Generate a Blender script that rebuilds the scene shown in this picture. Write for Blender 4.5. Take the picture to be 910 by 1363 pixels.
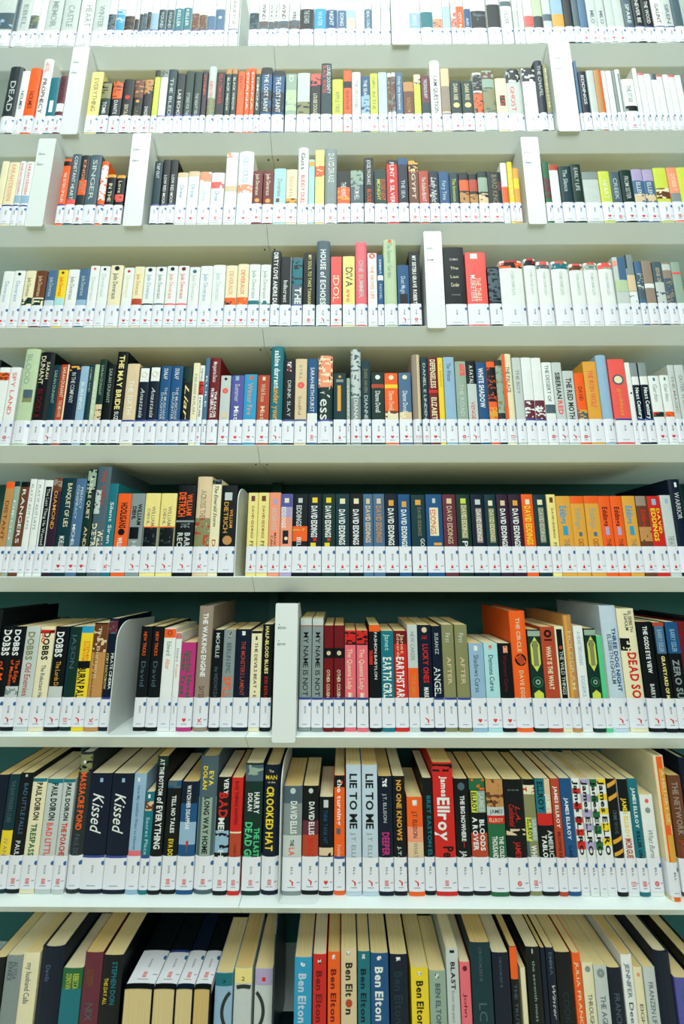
import bpy, bmesh, math, random, re
from mathutils import Vector
S = bpy.context.scene
COL = S.collection
for o in list(bpy.data.objects):
    bpy.data.objects.remove(o)

# ------------------------------------------------------------------ camera
D = 0.742            # distance camera -> shelf front edge (m)
EYE = 1.50
FPX, PITCH, YAW = 466.8, math.radians(9.36), 0.00484
cam = bpy.data.cameras.new('camera')
cam.sensor_fit = 'HORIZONTAL'; cam.sensor_width = 36; cam.lens = FPX * 36 / 910
cam.clip_start = 0.01
cam.dof.use_dof = True; cam.dof.focus_distance = 0.76; cam.dof.aperture_fstop = 2.4
co = bpy.data.objects.new('camera', cam); COL.objects.link(co)
co.location = (0, 0, EYE); co.rotation_euler = (math.pi / 2 + PITCH, 0, YAW)
S.camera = co

# ------------------------------------------------------------------ light
S.view_settings.view_transform = 'Standard'; S.view_settings.look = 'None'
S.view_settings.gamma = 1; S.view_settings.use_curve_mapping = False
S.view_settings.exposure = 0.10
w = bpy.data.worlds.new('hall_light'); S.world = w; w.use_nodes = True
bg = w.node_tree.nodes['Background']
bg.inputs[0].default_value = (0.50, 0.84, 0.84, 1); bg.inputs[1].default_value = 0.07

def area(name, loc, target, sx, sy, power, col):
    l = bpy.data.lights.new(name, 'AREA'); l.shape = 'RECTANGLE'; l.size = sx; l.size_y = sy
    l.energy = power; l.color = col
    o = bpy.data.objects.new(name, l); COL.objects.link(o); o.location = loc
    o.rotation_euler = (Vector(target) - Vector(loc)).to_track_quat('-Z', 'Y').to_euler()
    return o
area('ceiling_light', (0, -1.05, 4.9), (0, 0.6, 1.8), 3.4, 1.5, 128, (0.89, 1.0, 0.97))
area('window_light', (0.2, -2.1, 2.75), (0.2, 0.74, 2.1), 3.6, 1.8, 52, (0.91, 1.0, 0.98))  # unseen fill added in front to brighten the spines and slanted shelf edges

# ------------------------------------------------------------------ geometry of the bookcase
HS = [1.9188, 1.5209, 1.1425, .7613, .3690, -.0188, -.4304, -.8119, -1.197]
ZS = [EYE + h * D for h in HS]
SB = {1: .002, 2: .003, 3: .003, 4: .006, 5: .010, 6: .015, 7: .019, 8: .022, 9: .024}   # how far the books stand behind the shelf edge
JX = -0.191

def ray(px, py):
    v = Vector(((px - 455) / FPX, 1.0, (681.5 - py) / FPX))
    c, s = math.cos(PITCH), math.sin(PITCH)
    v = Vector((v.x, c * v.y - s * v.z, s * v.y + c * v.z))
    c, s = math.cos(YAW), math.sin(YAW)
    return Vector((c * v.x - s * v.y, s * v.x + c * v.y, v.z))
def at(px, py, y):
    v = ray(px, py); k = y / v.y
    return v.x * k, EYE + v.z * k

# ------------------------------------------------------------------ materials
PAL = dict(black='070f13', navy='07182c', dark_teal='0c343c', teal='18707c', sky_blue='2c9ac4', blue='1a5180',
 slate_blue='4a6d8e', pale_blue='bfd0dc', light_blue='93b4cc', white='e6e9e4', cream='e9dfb8', pale_yellow='eddc88',
 yellow='efd02c', mustard='e0a13c', orange='f2601f', tan='c08a50', brown='6a3d26', rust='b5452a', red='cf2620',
 dark_red='6e1218', maroon='662a38', plum='301c30', pink='ea6c78', magenta='bb3478', salmon='f29874', coral='ee5c54',
 lilac='b0a2c6', purple='5456a0', grey='869290', pale_grey='c3cbc6', slate='4c606a', taupe='968676', beige='dcc49c',
 dark_green='0e3028', green='22663e', bright_green='52c888', pale_green='b8cca4', sage='94aa98', lime='ccd650',
 olive='86865c', dark_grey='262f31', aqua='aad8d8')
def lin(h):
    c = [int(h[i:i + 2], 16) / 255 for i in (0, 2, 4)]
    return tuple(x / 12.92 if x < .04045 else ((x + .055) / 1.055) ** 2.4 for x in c) + (1,)
def mat(name, rgba, rough=.45, coat=0.0, spec=.5, noise=0, metal=0):
    m = bpy.data.materials.new(name); m.use_nodes = True
    nt = m.node_tree; b = nt.nodes['Principled BSDF']
    b.inputs['Base Color'].default_value = rgba; b.inputs['Roughness'].default_value = rough
    b.inputs['Coat Weight'].default_value = coat; b.inputs['Coat Roughness'].default_value = .12
    b.inputs['Specular IOR Level'].default_value = spec; b.inputs['Metallic'].default_value = metal
    if noise:
        tc = nt.nodes.new('ShaderNodeTexCoord'); n = nt.nodes.new('ShaderNodeTexNoise')
        n.inputs['Scale'].default_value = 45; n.inputs['Detail'].default_value = 4
        r = nt.nodes.new('ShaderNodeMapRange'); r.inputs[3].default_value = 1 - noise; r.inputs[4].default_value = 1 + noise
        mx = nt.nodes.new('ShaderNodeMix'); mx.data_type = 'RGBA'; mx.blend_type = 'MULTIPLY'; mx.inputs[0].default_value = 1
        nt.links.new(tc.outputs['Object'], n.inputs['Vector']); nt.links.new(n.outputs['Fac'], r.inputs[0])
        mx.inputs[6].default_value = rgba
        nt.links.new(r.outputs[0], mx.inputs[7]); nt.links.new(mx.outputs[2], b.inputs['Base Color'])
    return m
M = {k: mat('ink_' + k, lin(v), .45, .0, .2, noise=.10) for k, v in PAL.items()}
M['label_paper'] = mat('label_paper', lin('e6e7ec'), .5, .2)
M['label_blue'] = mat('label_blue', lin('1f5f98'), .5)
M['band_blue'] = mat('band_blue', lin('2a3f90'), .4)
M['label_black'] = mat('label_black', lin('273033'), .6)
M['label_grey'] = mat('label_grey', lin('7d8888'), .6)
M['label_red'] = mat('label_red', lin('dc2a2e'), .5)
M['shelf'] = mat('shelf_paint', lin('e4eee9'), .38, .1, noise=.02)
M['back'] = mat('back_panel_paint', lin('24605a'), .6)
M['plastic'] = mat('divider_plastic', lin('e2e8e4'), .35, .1)
M['bookend'] = mat('bookend_paint', lin('d9e0dc'), .35)
M['dark_metal'] = mat('dark_steel', lin('22343a'), .3, metal=.4)  # shade of the lowest shelf put into the bookend colour
M['wall'] = mat('wall_paint', lin('c8cfc8'), .8)
M['carpet'] = mat('pale_wood_floor', lin('f0e4c4'), .6, noise=.08)
M['screw'] = mat('screw_steel', lin('5a5f58'), .4, metal=.8)
def pages_mat(name, c):
    m = mat(name, lin(c), .85, spec=.2)
    nt = m.node_tree; b = nt.nodes['Principled BSDF']
    tc = nt.nodes.new('ShaderNodeTexCoord'); mp = nt.nodes.new('ShaderNodeMapping')
    mp.inputs['Scale'].default_value = (1500, 6, 6)
    n = nt.nodes.new('ShaderNodeTexNoise'); n.inputs['Scale'].default_value = 1.0; n.inputs['Detail'].default_value = 2
    r = nt.nodes.new('ShaderNodeMapRange'); r.inputs[1].default_value = .3; r.inputs[2].default_value = .7
    r.inputs[3].default_value = .72; r.inputs[4].default_value = 1.05
    mx = nt.nodes.new('ShaderNodeMix'); mx.data_type = 'RGBA'; mx.blend_type = 'MULTIPLY'; mx.inputs[0].default_value = 1
    mx.inputs[6].default_value = lin(c)
    nt.links.new(tc.outputs['Object'], mp.inputs[0]); nt.links.new(mp.outputs[0], n.inputs['Vector'])
    nt.links.new(n.outputs['Fac'], r.inputs[0]); nt.links.new(r.outputs[0], mx.inputs[7])
    nt.links.new(mx.outputs[2], b.inputs['Base Color'])
    return m
PAGES = [pages_mat('pages_cream', 'e2cc92'), pages_mat('pages_ivory', 'e6d8ae'), pages_mat('pages_white', 'e3e4d6'),
         pages_mat('pages_yellowed', 'dabb78')]

# ------------------------------------------------------------------ mesh helper
class MB:
    def __init__(s): s.v = []; s.f = []; s.m = []; s.mats = []
    def slot(s, m):
        if m not in s.mats: s.mats.append(m)
        return s.mats.index(m)
    def poly(s, pts, m):
        i = len(s.v); s.v += [tuple(p) for p in pts]; s.f.append(tuple(range(i, i + len(pts)))); s.m.append(s.slot(m))
    def add(s, verts, faces, m):
        i = len(s.v); s.v += [tuple(p) for p in verts]; k = s.slot(m)
        for f in faces: s.f.append(tuple(i + a for a in f)); s.m.append(k)
    def box(s, x0, x1, y0, y1, z0, z1, m):
        v = [(x, y, z) for z in (z0, z1) for y in (y0, y1) for x in (x0, x1)]
        s.add(v, [(0, 2, 3, 1), (4, 5, 7, 6), (0, 1, 5, 4), (2, 6, 7, 3), (0, 4, 6, 2), (1, 3, 7, 5)], m)
    def prism(s, prof, a0, a1, axis, m):
        """closed profile extruded along an axis; prof gives the two other coordinates"""
        n = len(prof)
        def P(p, a):
            if axis == 'x': return (a, p[0], p[1])
            if axis == 'z': return (p[0], p[1], a)
            return (p[0], a, p[1])
        v = [P(p, a0) for p in prof] + [P(p, a1) for p in prof]
        f = [(i, (i + 1) % n, n + (i + 1) % n, n + i) for i in range(n)] + [tuple(range(n))[::-1], tuple(range(n, 2 * n))]
        s.add(v, f, m)
    def mesh(s, name, xf=None):
        me = bpy.data.meshes.new(name)
        me.from_pydata([xf(p) for p in s.v] if xf else s.v, [], s.f)
        for m in s.mats: me.materials.append(m)
        me.polygons.foreach_set('material_index', s.m); me.update()
        return me
    def build(s, name, parent=None, loc=None, fixn=False):
        me = s.mesh(name)
        if fixn:
            bm = bmesh.new(); bm.from_mesh(me); bmesh.ops.recalc_face_normals(bm, faces=bm.faces); bm.to_mesh(me); bm.free()
        o = bpy.data.objects.new(name, me); COL.objects.link(o)
        if parent: o.parent = parent
        if loc: o.location = loc
        return o
def thing(name, loc, label, cat, group=None, rot=None):
    o = bpy.data.objects.new(name, None); COL.objects.link(o); o.location = loc; o.empty_display_size = .02
    if rot: o.rotation_euler = rot
    o['label'] = label; o['category'] = cat
    if group: o['group'] = group
    return o

# ------------------------------------------------------------------ glyphs of the built-in font
CAP = .729
def make_glyphs():
    chars = sorted(set(re.sub(r'\s', '', GLYPH_TEXT)))
    out = {}; tmp = []
    for key, off in (('r', 0.004), ('b', 0.030)):
        for ch in chars:
            c = bpy.data.curves.new('g', 'FONT'); c.body = ch; c.size = 1; c.offset = off; c.resolution_u = 2
            o = bpy.data.objects.new('g', c); COL.objects.link(o); tmp.append((key, ch, o))
    dg = bpy.context.evaluated_depsgraph_get(); dg.update()
    for key, ch, o in tmp:
        me = o.evaluated_get(dg).to_mesh()
        vs = [(v.co.x, v.co.y) for v in me.vertices]; fs = [tuple(p.vertices) for p in me.polygons]
        x0 = min((v[0] for v in vs), default=0); x1 = max((v[0] for v in vs), default=.3)
        out[key, ch] = ([(x - x0, y) for x, y in vs], fs, x1 - x0)
        o.evaluated_get(dg).to_mesh_clear()
    for _, _, o in tmp:
        c = o.data; bpy.data.objects.remove(o); bpy.data.curves.remove(c)
    return out
def layout(text, key):
    """glyph polygons in a box: (verts, faces, total length), heights in cap units"""
    x = 0; V = []; F = []
    for ch in text:
        if ch == ' ': x += .26; continue
        g = GL.get((key, ch))
        if not g: continue
        i = len(V); V += [(x + a, b / CAP) for a, b in g[0]]; F += [tuple(i + q for q in f) for f in g[1]]
        x += g[2] + .075
    return V, F, max(x - .075, .01)
DATA = """
@1 0 0 265
-60 50 -30 pale_grey|~slate light_blue,.5-.95|
55 76 -30 slate||
78 150 -40 pale_grey|EBEL,grey,.3-.9|
152 205 -40 white|~slate olive,.6-.95|
206 248 -30 white||
252 345 -30 pale_grey|MEMOIR,grey,.2-.9|
350 447 -30 pale_grey|CASTLE,grey,.3-.9|
454 538 -30 white|HEART,grey,.3-.9,.4-.9|
542 630 -30 pale_grey|WINTER,grey,.3-.9|
633 680 -25 white|~slate black,.55-1|
682 732 -25 white|~sky_blue pale_blue,.4-1|
735 795 -25 white|~black brown,.6-1|
798 845 -25 white|#black,.7-1|B
848 900 -25 white|~black slate,.5-1|B
@1 180 0 265
-18 25 -20 white|~dark_teal black,.5-1|B
27 75 -20 white|~slate black,.5-1|B
77 122 -20 white|#light_blue,.5-1|B
124 170 -20 white|~dark_teal slate,.4-1;FOUND,pale_blue,.5-.95|B
172 218 -20 white|~dark_teal slate,.4-1;FOUND,pale_blue,.5-.95|B
220 273 -20 white|#teal,.35-1;KELLER,white,.4-.9|B
275 325 -20 white|#teal,.35-1;KELLER,white,.4-.9|B
327 372 -20 white|~brown taupe,.5-1|B
374 420 -20 white|~brown olive,.55-1|B
422 472 -20 white|#slate_blue,.6-1|B
474 530 -20 white|#slate_blue,.4-1;o,white,.65,.2|B
532 556 -20 white||
560 615 -30 white|BRIDGE,taupe,.2-.9|B
682 740 0 white|~dark_teal slate,.45-1|
742 800 -10 white|~slate brown,.75-1;WIND,black,.2-.7|
802 862 -10 white|~slate brown,.75-1;WIND,black,.2-.7|
@1 360 0 265
-14 42 -10 white|~slate brown,.75-1;WIND,black,.2-.7|
44 105 -10 white|~slate brown,.75-1;WIND,black,.2-.7|
108 172 -5 white|~slate brown,.7-1;WIND,black,.4-.7|
175 258 0 white|#black,.3-1;THE GUARD,pale_grey,.35-.8|
262 333 0 white|#sky_blue,.3-1;WATER,pale_blue,.4-.9|
335 402 2 white|#blue,.35-1;NIGHT,white,.4-.9|
404 460 18 white|#slate_blue,.3-1;SONG,white,.4-.9|
462 515 18 white|#aqua,.3-.6;#cream,.6-1|
517 570 15 white||
572 615 -20 white|#slate_blue,.4-1;SEAL COLD,white,.45-1|
617 670 -20 white||
672 730 -20 white|#pale_grey,.35-.5|
@1 540 0 265
25 95 -20 white|#light_blue,.5-1;WAYS,white,.55-.9|
97 170 -20 white|#teal,.5-1|
172 232 -20 white|~salmon slate,.7-1|
234 280 -20 white|#aqua,.3-1|
285 317 -20 white|~coral white,.5-1|
319 363 -20 white|#orange,.3-1;CITY IN,white,.5-1|
365 405 -20 white|#blue,.4-1;ALEC,white,.7-.95|
407 500 -20 white|~black slate,.45-1|
507 588 -30 white|#black,.3-1|
594 660 -30 white|#slate,.2-.35;OLDER,grey,.5-.9|
668 698 -30 white|#pale_grey,.5-1|
700 730 -30 white||
735 790 -30 white|#coral,.65-1|
792 850 -30 pale_green|#dark_grey,.65-1|
852 905 -30 pale_grey|#slate,.6-.8|
@1 710 0 265
132 205 -30 light_blue|#mustard,.6-1|
207 258 -30 black||
262 300 -30 slate||
302 350 -30 slate_blue||Bh
352 412 -30 pale_grey|MILO,slate,.5-.9|s
414 465 -30 pale_grey|MILO,slate,.5-.9|s
467 518 -30 pale_grey||h
520 575 -30 pale_grey||h
577 635 -30 slate|SPARE,white,.3-.9|B
637 695 -30 black|NEVER BE,white,.2-.9|B
697 755 -30 black|THE WOOD,white,.2-.9|B
757 820 -30 white|GAUNT,black,.3-.9|B
822 880 -30 pale_grey|SIREN,slate,.3-.9|B
882 940 -30 slate|||
@2 0 70 475
-20 65 82 dark_greyH|DEAD,pale_grey,.3-.9|
67 115 110 white|HOLMES,black,.45-.85|
118 183 95 orange|HOLMES,dark_red,.5-.85|q
185 247 20 whiteH|HOTEL,coral,.06-.25;PROPHECY,black,.35-.95|s
250 310 150 teal|#white,.6-.9,.3-.7|s
313 360 145 maroon|DEATH,black,.1-.6;#white,.7-.9|s
505 578 120 pale_yellow|EVERYTHING,olive,.15-.9|
580 640 180 dark_green|~olive black,.05-.5;TOMB,white,.6-.95|h
645 707 175 black|~orange brown,0-.5;DANTE,white,.55-.95|h
712 778 165 black|o,red,.5,.25;SKIN TALE,cream,.7-1|h
780 838 167 black|~brown tan,0-.5;o,mustard,.6,.2;CURSE,olive,.75-1|h
840 895 165 black|~tan black,0-.4;SHADE,white,.75-1|h
@2 180 70 475
80 115 103 lime|#black,0-.15|q
118 163 105 white|~grey black,0-.15|B
165 217 98 dark_teal|THE BLED,pale_grey,.2-1|B
220 272 125 black|LAB ECHO,white,.4-1|B
275 327 112 dark_green|STORIES FOR THE,pale_grey,.5-1|B
330 378 115 dark_green|THE NIGHT FEN,pale_grey,.5-1|B
380 412 110 plum|STONES,orange,.1-.55|
415 465 83 pale_greyH|ALIENATION,coral,.3-.65;~olive grey,.65-1|
467 522 120 black|PEACEMAKER,red,.05-.75|
524 560 95 dark_green|#tan,0-.12;BLACK WIDOW,white,.2-.9|
563 598 98 dark_green|#tan,0-.12;BLACK WIDOW,white,.2-.9|
600 645 115 orange|DEATH,dark_red,.1-.4|
648 678 97 orange|DIANA,white,.1-.9|
680 708 97 orange|DIANA,white,.1-.9|
710 745 97 dark_green|#tan,0-.12;DIMOND,white,.2-.9|q
748 815 95 blue|#black,0-.15;~navy blue,.5-.95;THE LOST SAINT,white,.15-.95|
820 893 112 blue|#black,0-.12;~navy blue,.5-.95;THE LOST SAINT,white,.15-.95|
@2 360 70 475
83 150 125 sage|~pale_green sage,.4-.9;D,white,.05-.2|
155 233 122 pale_grey|~olive black,.7-1|
237 300 130 black|~coral black,0-.3;LOUISE DOUG,cream,.5-1|
303 368 65 dark_teal|LOUISE DOUGHTY,white,.05-.6,.55-.9;BLACK WATER,coral,.05-.6,.15-.5|
372 438 160 lime|APPLE TREE,olive,.35-.95|
442 492 108 orange|#black,.25-.4;DEATH OF,dark_red,.45-.9|h
495 548 120 white|THE DROWNED,grey,.2-.9|
550 605 147 blue|THE SEA,white,.1-.5;~light_blue blue,.5-1|
607 655 127 lime|GIRL IN THE,olive,.1-.9|q
658 712 120 pale_blue||q
715 738 125 white|~brown grey,.1-.95|
740 765 125 white|~brown grey,.1-.95|
768 810 122 slate_blue|Only the Innocent,white,.1-.9|x
812 878 180 brown|~tan brown,0-.3;KINGDOM,tan,.5-.95|
@2 540 70 475
60 102 130 lime|#black,0-.2;~cream black,0-.25|q
105 158 140 maroon|THE DEVILS PLANT,white,.1-.6;#dark_teal,.72-1|g
163 227 48 whiteH|I AM QUESTION,black,.3-1|g
230 282 95 beige|#taupe,.4-.95|B
285 352 170 dark_green|DARK RISE,cream,.1-.6;o,pale_yellow,.75,.3|h
355 423 172 dark_green|DARK RISE,cream,.1-.6;o,pale_yellow,.75,.3|h
427 482 125 white|~black grey,.05-.45;~orange black,.5-1|s
485 560 112 sage|~brown sage,0-.2;~olive slate,.4-1|
565 635 160 cream|~black red,.5-.8,.3-.8|
640 732 98 pale_greyH|~black white,0-.3;GHOST,coral,.4-.95,.2-.5|
738 820 98 white|~black white,0-.3|
822 875 52 navyH|THE CHAPEL,pale_grey,.1-.7|
877 905 68 olive|MORNING STAR,cream,.1-.9|B
@2 710 70 475
300 318 45 slate_blue||
320 367 112 navy|EDDINGS,white,.1-.8|
370 415 110 pale_grey||
418 462 105 tan|#orange,0-1,.7-1|
465 490 110 white||q
492 527 112 white||
530 548 112 grey||
550 580 105 white|#grey,.1-1,.4-.8|
584 660 160 white|THE STAR,grey,.2-.7;~black grey,.8-.95|s
663 690 95 white||s
692 730 125 white|#pink,0-.06|
732 770 130 white||
772 808 133 white|#slate,0-.15|
810 843 135 white|#coral,0-.05|
845 880 138 white||
882 920 140 white|#coral,0-.05|
922 960 140 white|||
@3 0 175 545
-55 -12 180 cream||
-10 55 185 cream|SARAH DESSEN,salmon,.05-.9|B
57 93 180 white|SARAH DESSEN,coral,.05-.75;#light_blue,.78-.95|B
95 143 180 white|SARAH DESSEN,coral,.05-.75;#light_blue,.78-.95|B
330 376 170 orange|THE SISTERS OF BLUES,white,.3-.95;#black,.05-.15|B
380 435 140 slate|CONSTANT HEART,white,.05-.9;#coral,.9-1|
437 487 143 dark_grey|~orange grey,.5-.8;KINGS,salmon,.1-.5|q
490 562 143 slate|SINGER,pale_grey,.1-.9|
565 610 183 orangeH|~white orange,.1-.9|B
613 668 262 black|#mustard,0-.1;IN THE,cream,.3-.9|q
670 725 265 black|#mustard,0-.1;Love,cream,.2-.6;~coral black,.65-.9|q
@3 180 175 545
80 130 178 dark_teal|TAP OUT,white,.05-.4|B
132 178 168 black|LOW RED MOON,white,.35-1|B
180 228 172 black|LOW RED MOON,white,.35-1|B
230 295 248 white|#beige,0-.15;Drew,light_blue,.4-.8|h
298 365 240 white|#beige,0-.15;Drew,light_blue,.4-.8|h
368 440 243 white|~salmon white,0-.3;Drew,pale_blue,.6-.9|h
443 522 250 white|~coral white,.3-.5;Drew,light_blue,.6-.9|q
527 600 128 white|~salmon white,0-.1;#beige,.65-.75|h
603 697 120 whiteH|~salmon white,.63-.78;FULL HOUSE,pale_blue,.1-.6|h
700 760 243 dark_red|Jude Deveraux,cream,.1-.75;o,mustard,.9,.25|h
763 828 237 dark_red|Jude Deveraux,cream,.1-.75;o,mustard,.9,.25|h
830 905 228 aqua|Deveraux,taupe,.3-.8;#brown,.85-.95,.2-.5|h
@3 360 175 545
87 155 230 cream|Secrets,salmon,.2-.8;~mustard brown,.85-.98|h
158 223 97 whiteH|Guts,black,.1-.4;BUDDY DUEL,coral,.5-1|
225 262 168 aqua|SWIM FOR IT,pale_grey,.2-.9;#mustard,.05-.15|
265 322 110 pale_yellow|~orange cream,.3-.5|
325 400 98 greyH|DAVID DRAKE,white,.1-.62,.3-.8|q
403 482 240 black|~orange mustard,.5-1;THE HUNT,white,.35-.8|d
485 565 238 slate|~sage slate,0-.5;FROM HELL,white,.5-.9|d
570 630 163 black|JOCELYN DRAKE,white,.05-.6;BLOOD,orange,.7-1|
633 708 228 dark_green|BLOOD LIGHT,orange,.3-.9,.55-.9;MIDNIGHT,lime,.3-.9,.2-.5|d
710 778 175 red|#black,0-.1;FLINT & SILVER,white,.06-1|h
780 840 165 navy|#blue,0-.15;THE SEA,pale_blue,.5-.9|
@3 540 175 545
27 88 175 brown|~mustard black,0-.25;EGYPT,cream,.2-.9|r
90 150 237 rust|The Stallion BEAST,white,.2-.95|h
153 212 237 navy|Lady Night,white,.2-.95,.2-.8,i|h
215 278 240 blue|Fairy Time,pale_blue,.3-.9|h
280 335 248 dark_teal|The Invention,lime,.2-.95|h
338 398 248 black|#orange,.25-.6;~tan black,.65-1|h
400 452 255 black|#rust,.2-.6;~tan black,.7-1|q
455 515 240 dark_green|#sage,.2-.65;~beige black,.7-1|h
517 600 243 black|BARD KING,olive,.1-1;#maroon,.3-.6,.7-1|h
602 640 190 white|#orange,.6-1|
643 675 187 yellow|POLAR SEA,cream,.2-.9|
677 712 222 mustard|#yellow,.3-.6|
@3 710 175 545
90 130 182 green|~maroon green,.4-.9|
132 187 197 white|#rust,0-.15|
190 262 210 dark_teal|The Silence,pale_grey,.1-.7|
265 328 198 dark_green|EARLY LIFE,pale_grey,.1-.7|
333 430 243 pale_grey|~grey olive,0-.25|
432 500 243 lime|HEART,white,.3-.9|h
503 565 245 slate|CREEK,pale_grey,.2-.9|q
568 638 235 dark_green|FROM SISTER,pale_grey,.2-.9|h
640 707 230 slate_blue|#lilac,0-.35;~beige slate_blue,.75-1;ELLEN,white,.4-.8|h
710 775 230 slate_blue|#lilac,0-.35;~beige slate_blue,.75-1;ELLEN,white,.4-.8|h
778 860 222 lime|~brown cream,.6-.9|q
862 925 222 salmon|DESERT,cream,.2-.7;#grey,.75-1|q
928 990 218 lime|||
@4 0 305 575
-38 28 252 white|Deveraux,light_blue,.3-.9|h
32 100 252 white|Deveraux,light_blue,.3-.9;o,black,.1,.15|h
104 166 252 cream|Jude Deveraux,olive,.2-.75;~dark_green cream,.78-1|h
169 236 252 brown|Jude Deveraux,beige,.15-.75;#cream,.78-1;~dark_green cream,.82-1|h
239 300 248 slate_blue|Jude Deveraux,pale_grey,.2-.75;#pale_blue,.85-1|h
303 365 248 yellow|Jude Deveraux,orange,.2-.75;#aqua,.8-1;o,brown,.08,.15|h
367 435 245 white|Jude Deveraux,grey,.2-.85|h
437 500 240 slate_blue|Jude Deveraux,pale_grey,.2-.75;#light_blue,.85-1|h
503 560 225 white|Deveraux,pale_grey,.3-.9;o,coral,.08,.15|h
563 625 228 white|Deveraux,pale_grey,.2-.8;o,navy,.08,.15|
628 706 220 cream|Jude Deveraux,slate,.2-.85;o,navy,.08,.2|
712 775 235 white|Deveraux,pale_yellow,.2-.8;o,red,.1,.15|h
778 840 230 cream|Jude Deveraux,mustard,.2-.75;#rust,.84-1|h
@4 180 305 575
22 90 228 white|Jude Deveraux,light_blue,.2-.85;#navy,.96-1;o,navy,.08,.2|h
93 158 228 white|Jude Deveraux,grey,.2-.85;#slate,.96-1;o,navy,.08,.2|h
161 228 222 white|Jude Deveraux,salmon,.2-.85;#coral,.96-1;o,navy,.08,.2|h
231 298 222 white|Jude Deveraux,coral,.2-.85;#coral,.96-1;o,dark_red,.08,.2|h
301 366 228 white|Jude Deveraux,pale_grey,.2-.9;o,teal,.12,.2|h
369 446 222 white|Jude Deveraux,light_blue,.2-.9|h
448 526 218 white|Jude Deveraux,pale_blue,.2-.9|h
529 600 220 cream|DEVERAUX,salmon,.15-.75;~orange black,.82-1|h
603 671 213 cream|DEVERAUX,orange,.15-.75;~orange mustard,.82-1|h
674 742 215 white|Jude Deveraux,sage,.15-.85;~teal white,.9-1|h
745 808 216 white|Jude Deveraux,sage,.15-.85;~teal white,.9-1|h
812 867 135 black|DIRTY LOVE ANDRE DU,white,.03-1,.25-.75,b|
@4 360 305 575
50 118 165 black|Indiscreet,white,.5-.95;#grey,0-1,.9-1|
122 187 170 slate|~teal black,.05-.6;THE,white,.65-1,.3-.9,b|B
192 265 143 black|MY SOUL TO TAKE TANANA,pale_yellow,.04-1,.4-.7|r
273 358 70 slateH|HOUSE of ECHOES,white,.14-1,.3-.7,b|g
363 430 165 coral|IDOL,cream,.4-.95,.2-.8|h
437 512 165 pale_yellow|DIVA,black,.24-.64,.25-.85;eve,orange,.7-.95,.3-.7|
516 587 82 pinkH|ONE SUMMER,pale_grey,.3-.9|
592 650 145 white|o,coral,.06,.35;THE NOVEL LIFE,salmon,.25-.9|
653 690 155 blue|#white,.42-.52;EMMA,pale_blue,.1-.4;NOVEL,pale_blue,.6-.9|
693 772 65 pale_greenH|The Summer Garden,sage,.05-.6;o,orange,.03,.15|
776 848 220 blue|Duet Magic,pale_blue,.3-.75;#black,.75-1,.15-.85|g
850 918 142 black|MY SISTERS GRAVE  ROBERT,white,.08-1,.3-.65,b|r
@4 540 305 575
250 378 108 black|=DUMAS,pale_grey,.2-.24;=The,cream,.35-.4;=Last,cream,.5-.55;=Cavalier,cream,.63-.7;=novel,pale_grey,.83-.85,.3-.7|
385 512 140 coral|#white,.03-.13,.25-.6;THE THREE,cream,.5-.95,.45-.7;MUSKETEERS,white,.45-.95,.2-.45|
518 592 230 black|~slate black,.05-.95|
598 742 190 whiteH|#red,0-.06;~orange black,.04-.17;CHRONICLES,pale_grey,.25-.8,.45-.6|
750 825 183 whiteH|#red,0-.05;~black red,.04-.15;CHRONICLES,pale_grey,.25-.8,.4-.6|
@4 710 305 575
57 140 192 whiteH|#coral,0-.08;~slate coral,.08-.17;CHRONICLES,pale_grey,.25-.8,.4-.6|
148 253 193 whiteH|#coral,0-.05;~teal olive,.05-.18;CHRONICLES,pale_grey,.25-.8,.4-.6|
258 345 210 whiteH|#coral,0-.05;~brown cream,.05-.16;CHRONICLES,pale_grey,.25-.8,.4-.6|
350 437 203 whiteH|#coral,0-.05;~sage slate,.05-.17;CHRONICLES,pale_grey,.25-.8,.4-.6|
442 530 203 whiteH|#coral,0-.05;~coral sage,.05-.15;CHRONICLES,pale_grey,.25-.8,.4-.6|
534 612 170 pale_grey|#salmon,.08-.2,0-.3;#slate_blue,0-.5,.35-1;#pale_green,.5-.75|
613 665 155 grey|#beige,.42-.75;~white grey,.76-1;#dark_teal,0-.28,0-.2|
668 708 197 slate_blue|~slate pale_grey,.3-.9|
712 772 192 taupe|#white,.55-.65|
777 835 202 slate|EDGE OF,beige,.15-.5;~pale_grey slate,.5-1|
838 892 202 taupe|#pale_grey,.05-.2;~slate taupe,.4-1|
895 950 202 sage|#coral,.25-.3|
@5 0 455 600
-160 -86 105 blackH|||
-80 -13 155 white|~orange brown,.1-.25|r
-10 56 155 white|SPY LAND,coral,.1-.9|r
62 155 42 pale_greenH|BLOOD,sage,.08-.5,.2-.6;~slate olive,.58-.75,.3-.9|
157 250 62 blackH|DUNANT,cream,.06-.48,.15-.5;SARAH,cream,.15-.4,.6-.8;BLOOD &,dark_red,.55-.97,.25-.6|
253 303 140 dark_teal|SARAH DUNANT,sage,.1-.7|g
303 357 138 rust|SARAH DUNANT,cream,.05-.6;THE MIDWIFE,beige,.65-.95;#cream,0-1,.85-1|
359 427 138 navy|IN THE COMPANY,pale_grey,.15-.7;~mustard navy,.03-.12|
429 480 148 light_blue|BURNING,white,.3-.8|
482 513 140 dark_teal|HOMELAND,sage,.05-.5|
515 545 138 pale_green|VINTAGE,white,.3-.9|
547 590 108 dark_green|SARAH DUNANT,sage,.1-.6;~beige dark_green,.75-1|
595 650 138 black|SARAH DUNANT,sage,.08-.7|
652 718 62 black|THE MAY BRIDE,pale_yellow,.06-.85,.25-.75,b;SUZ,white,.88-1|
720 797 133 beige|THE SIXTH,white,.3-.9|B
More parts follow.
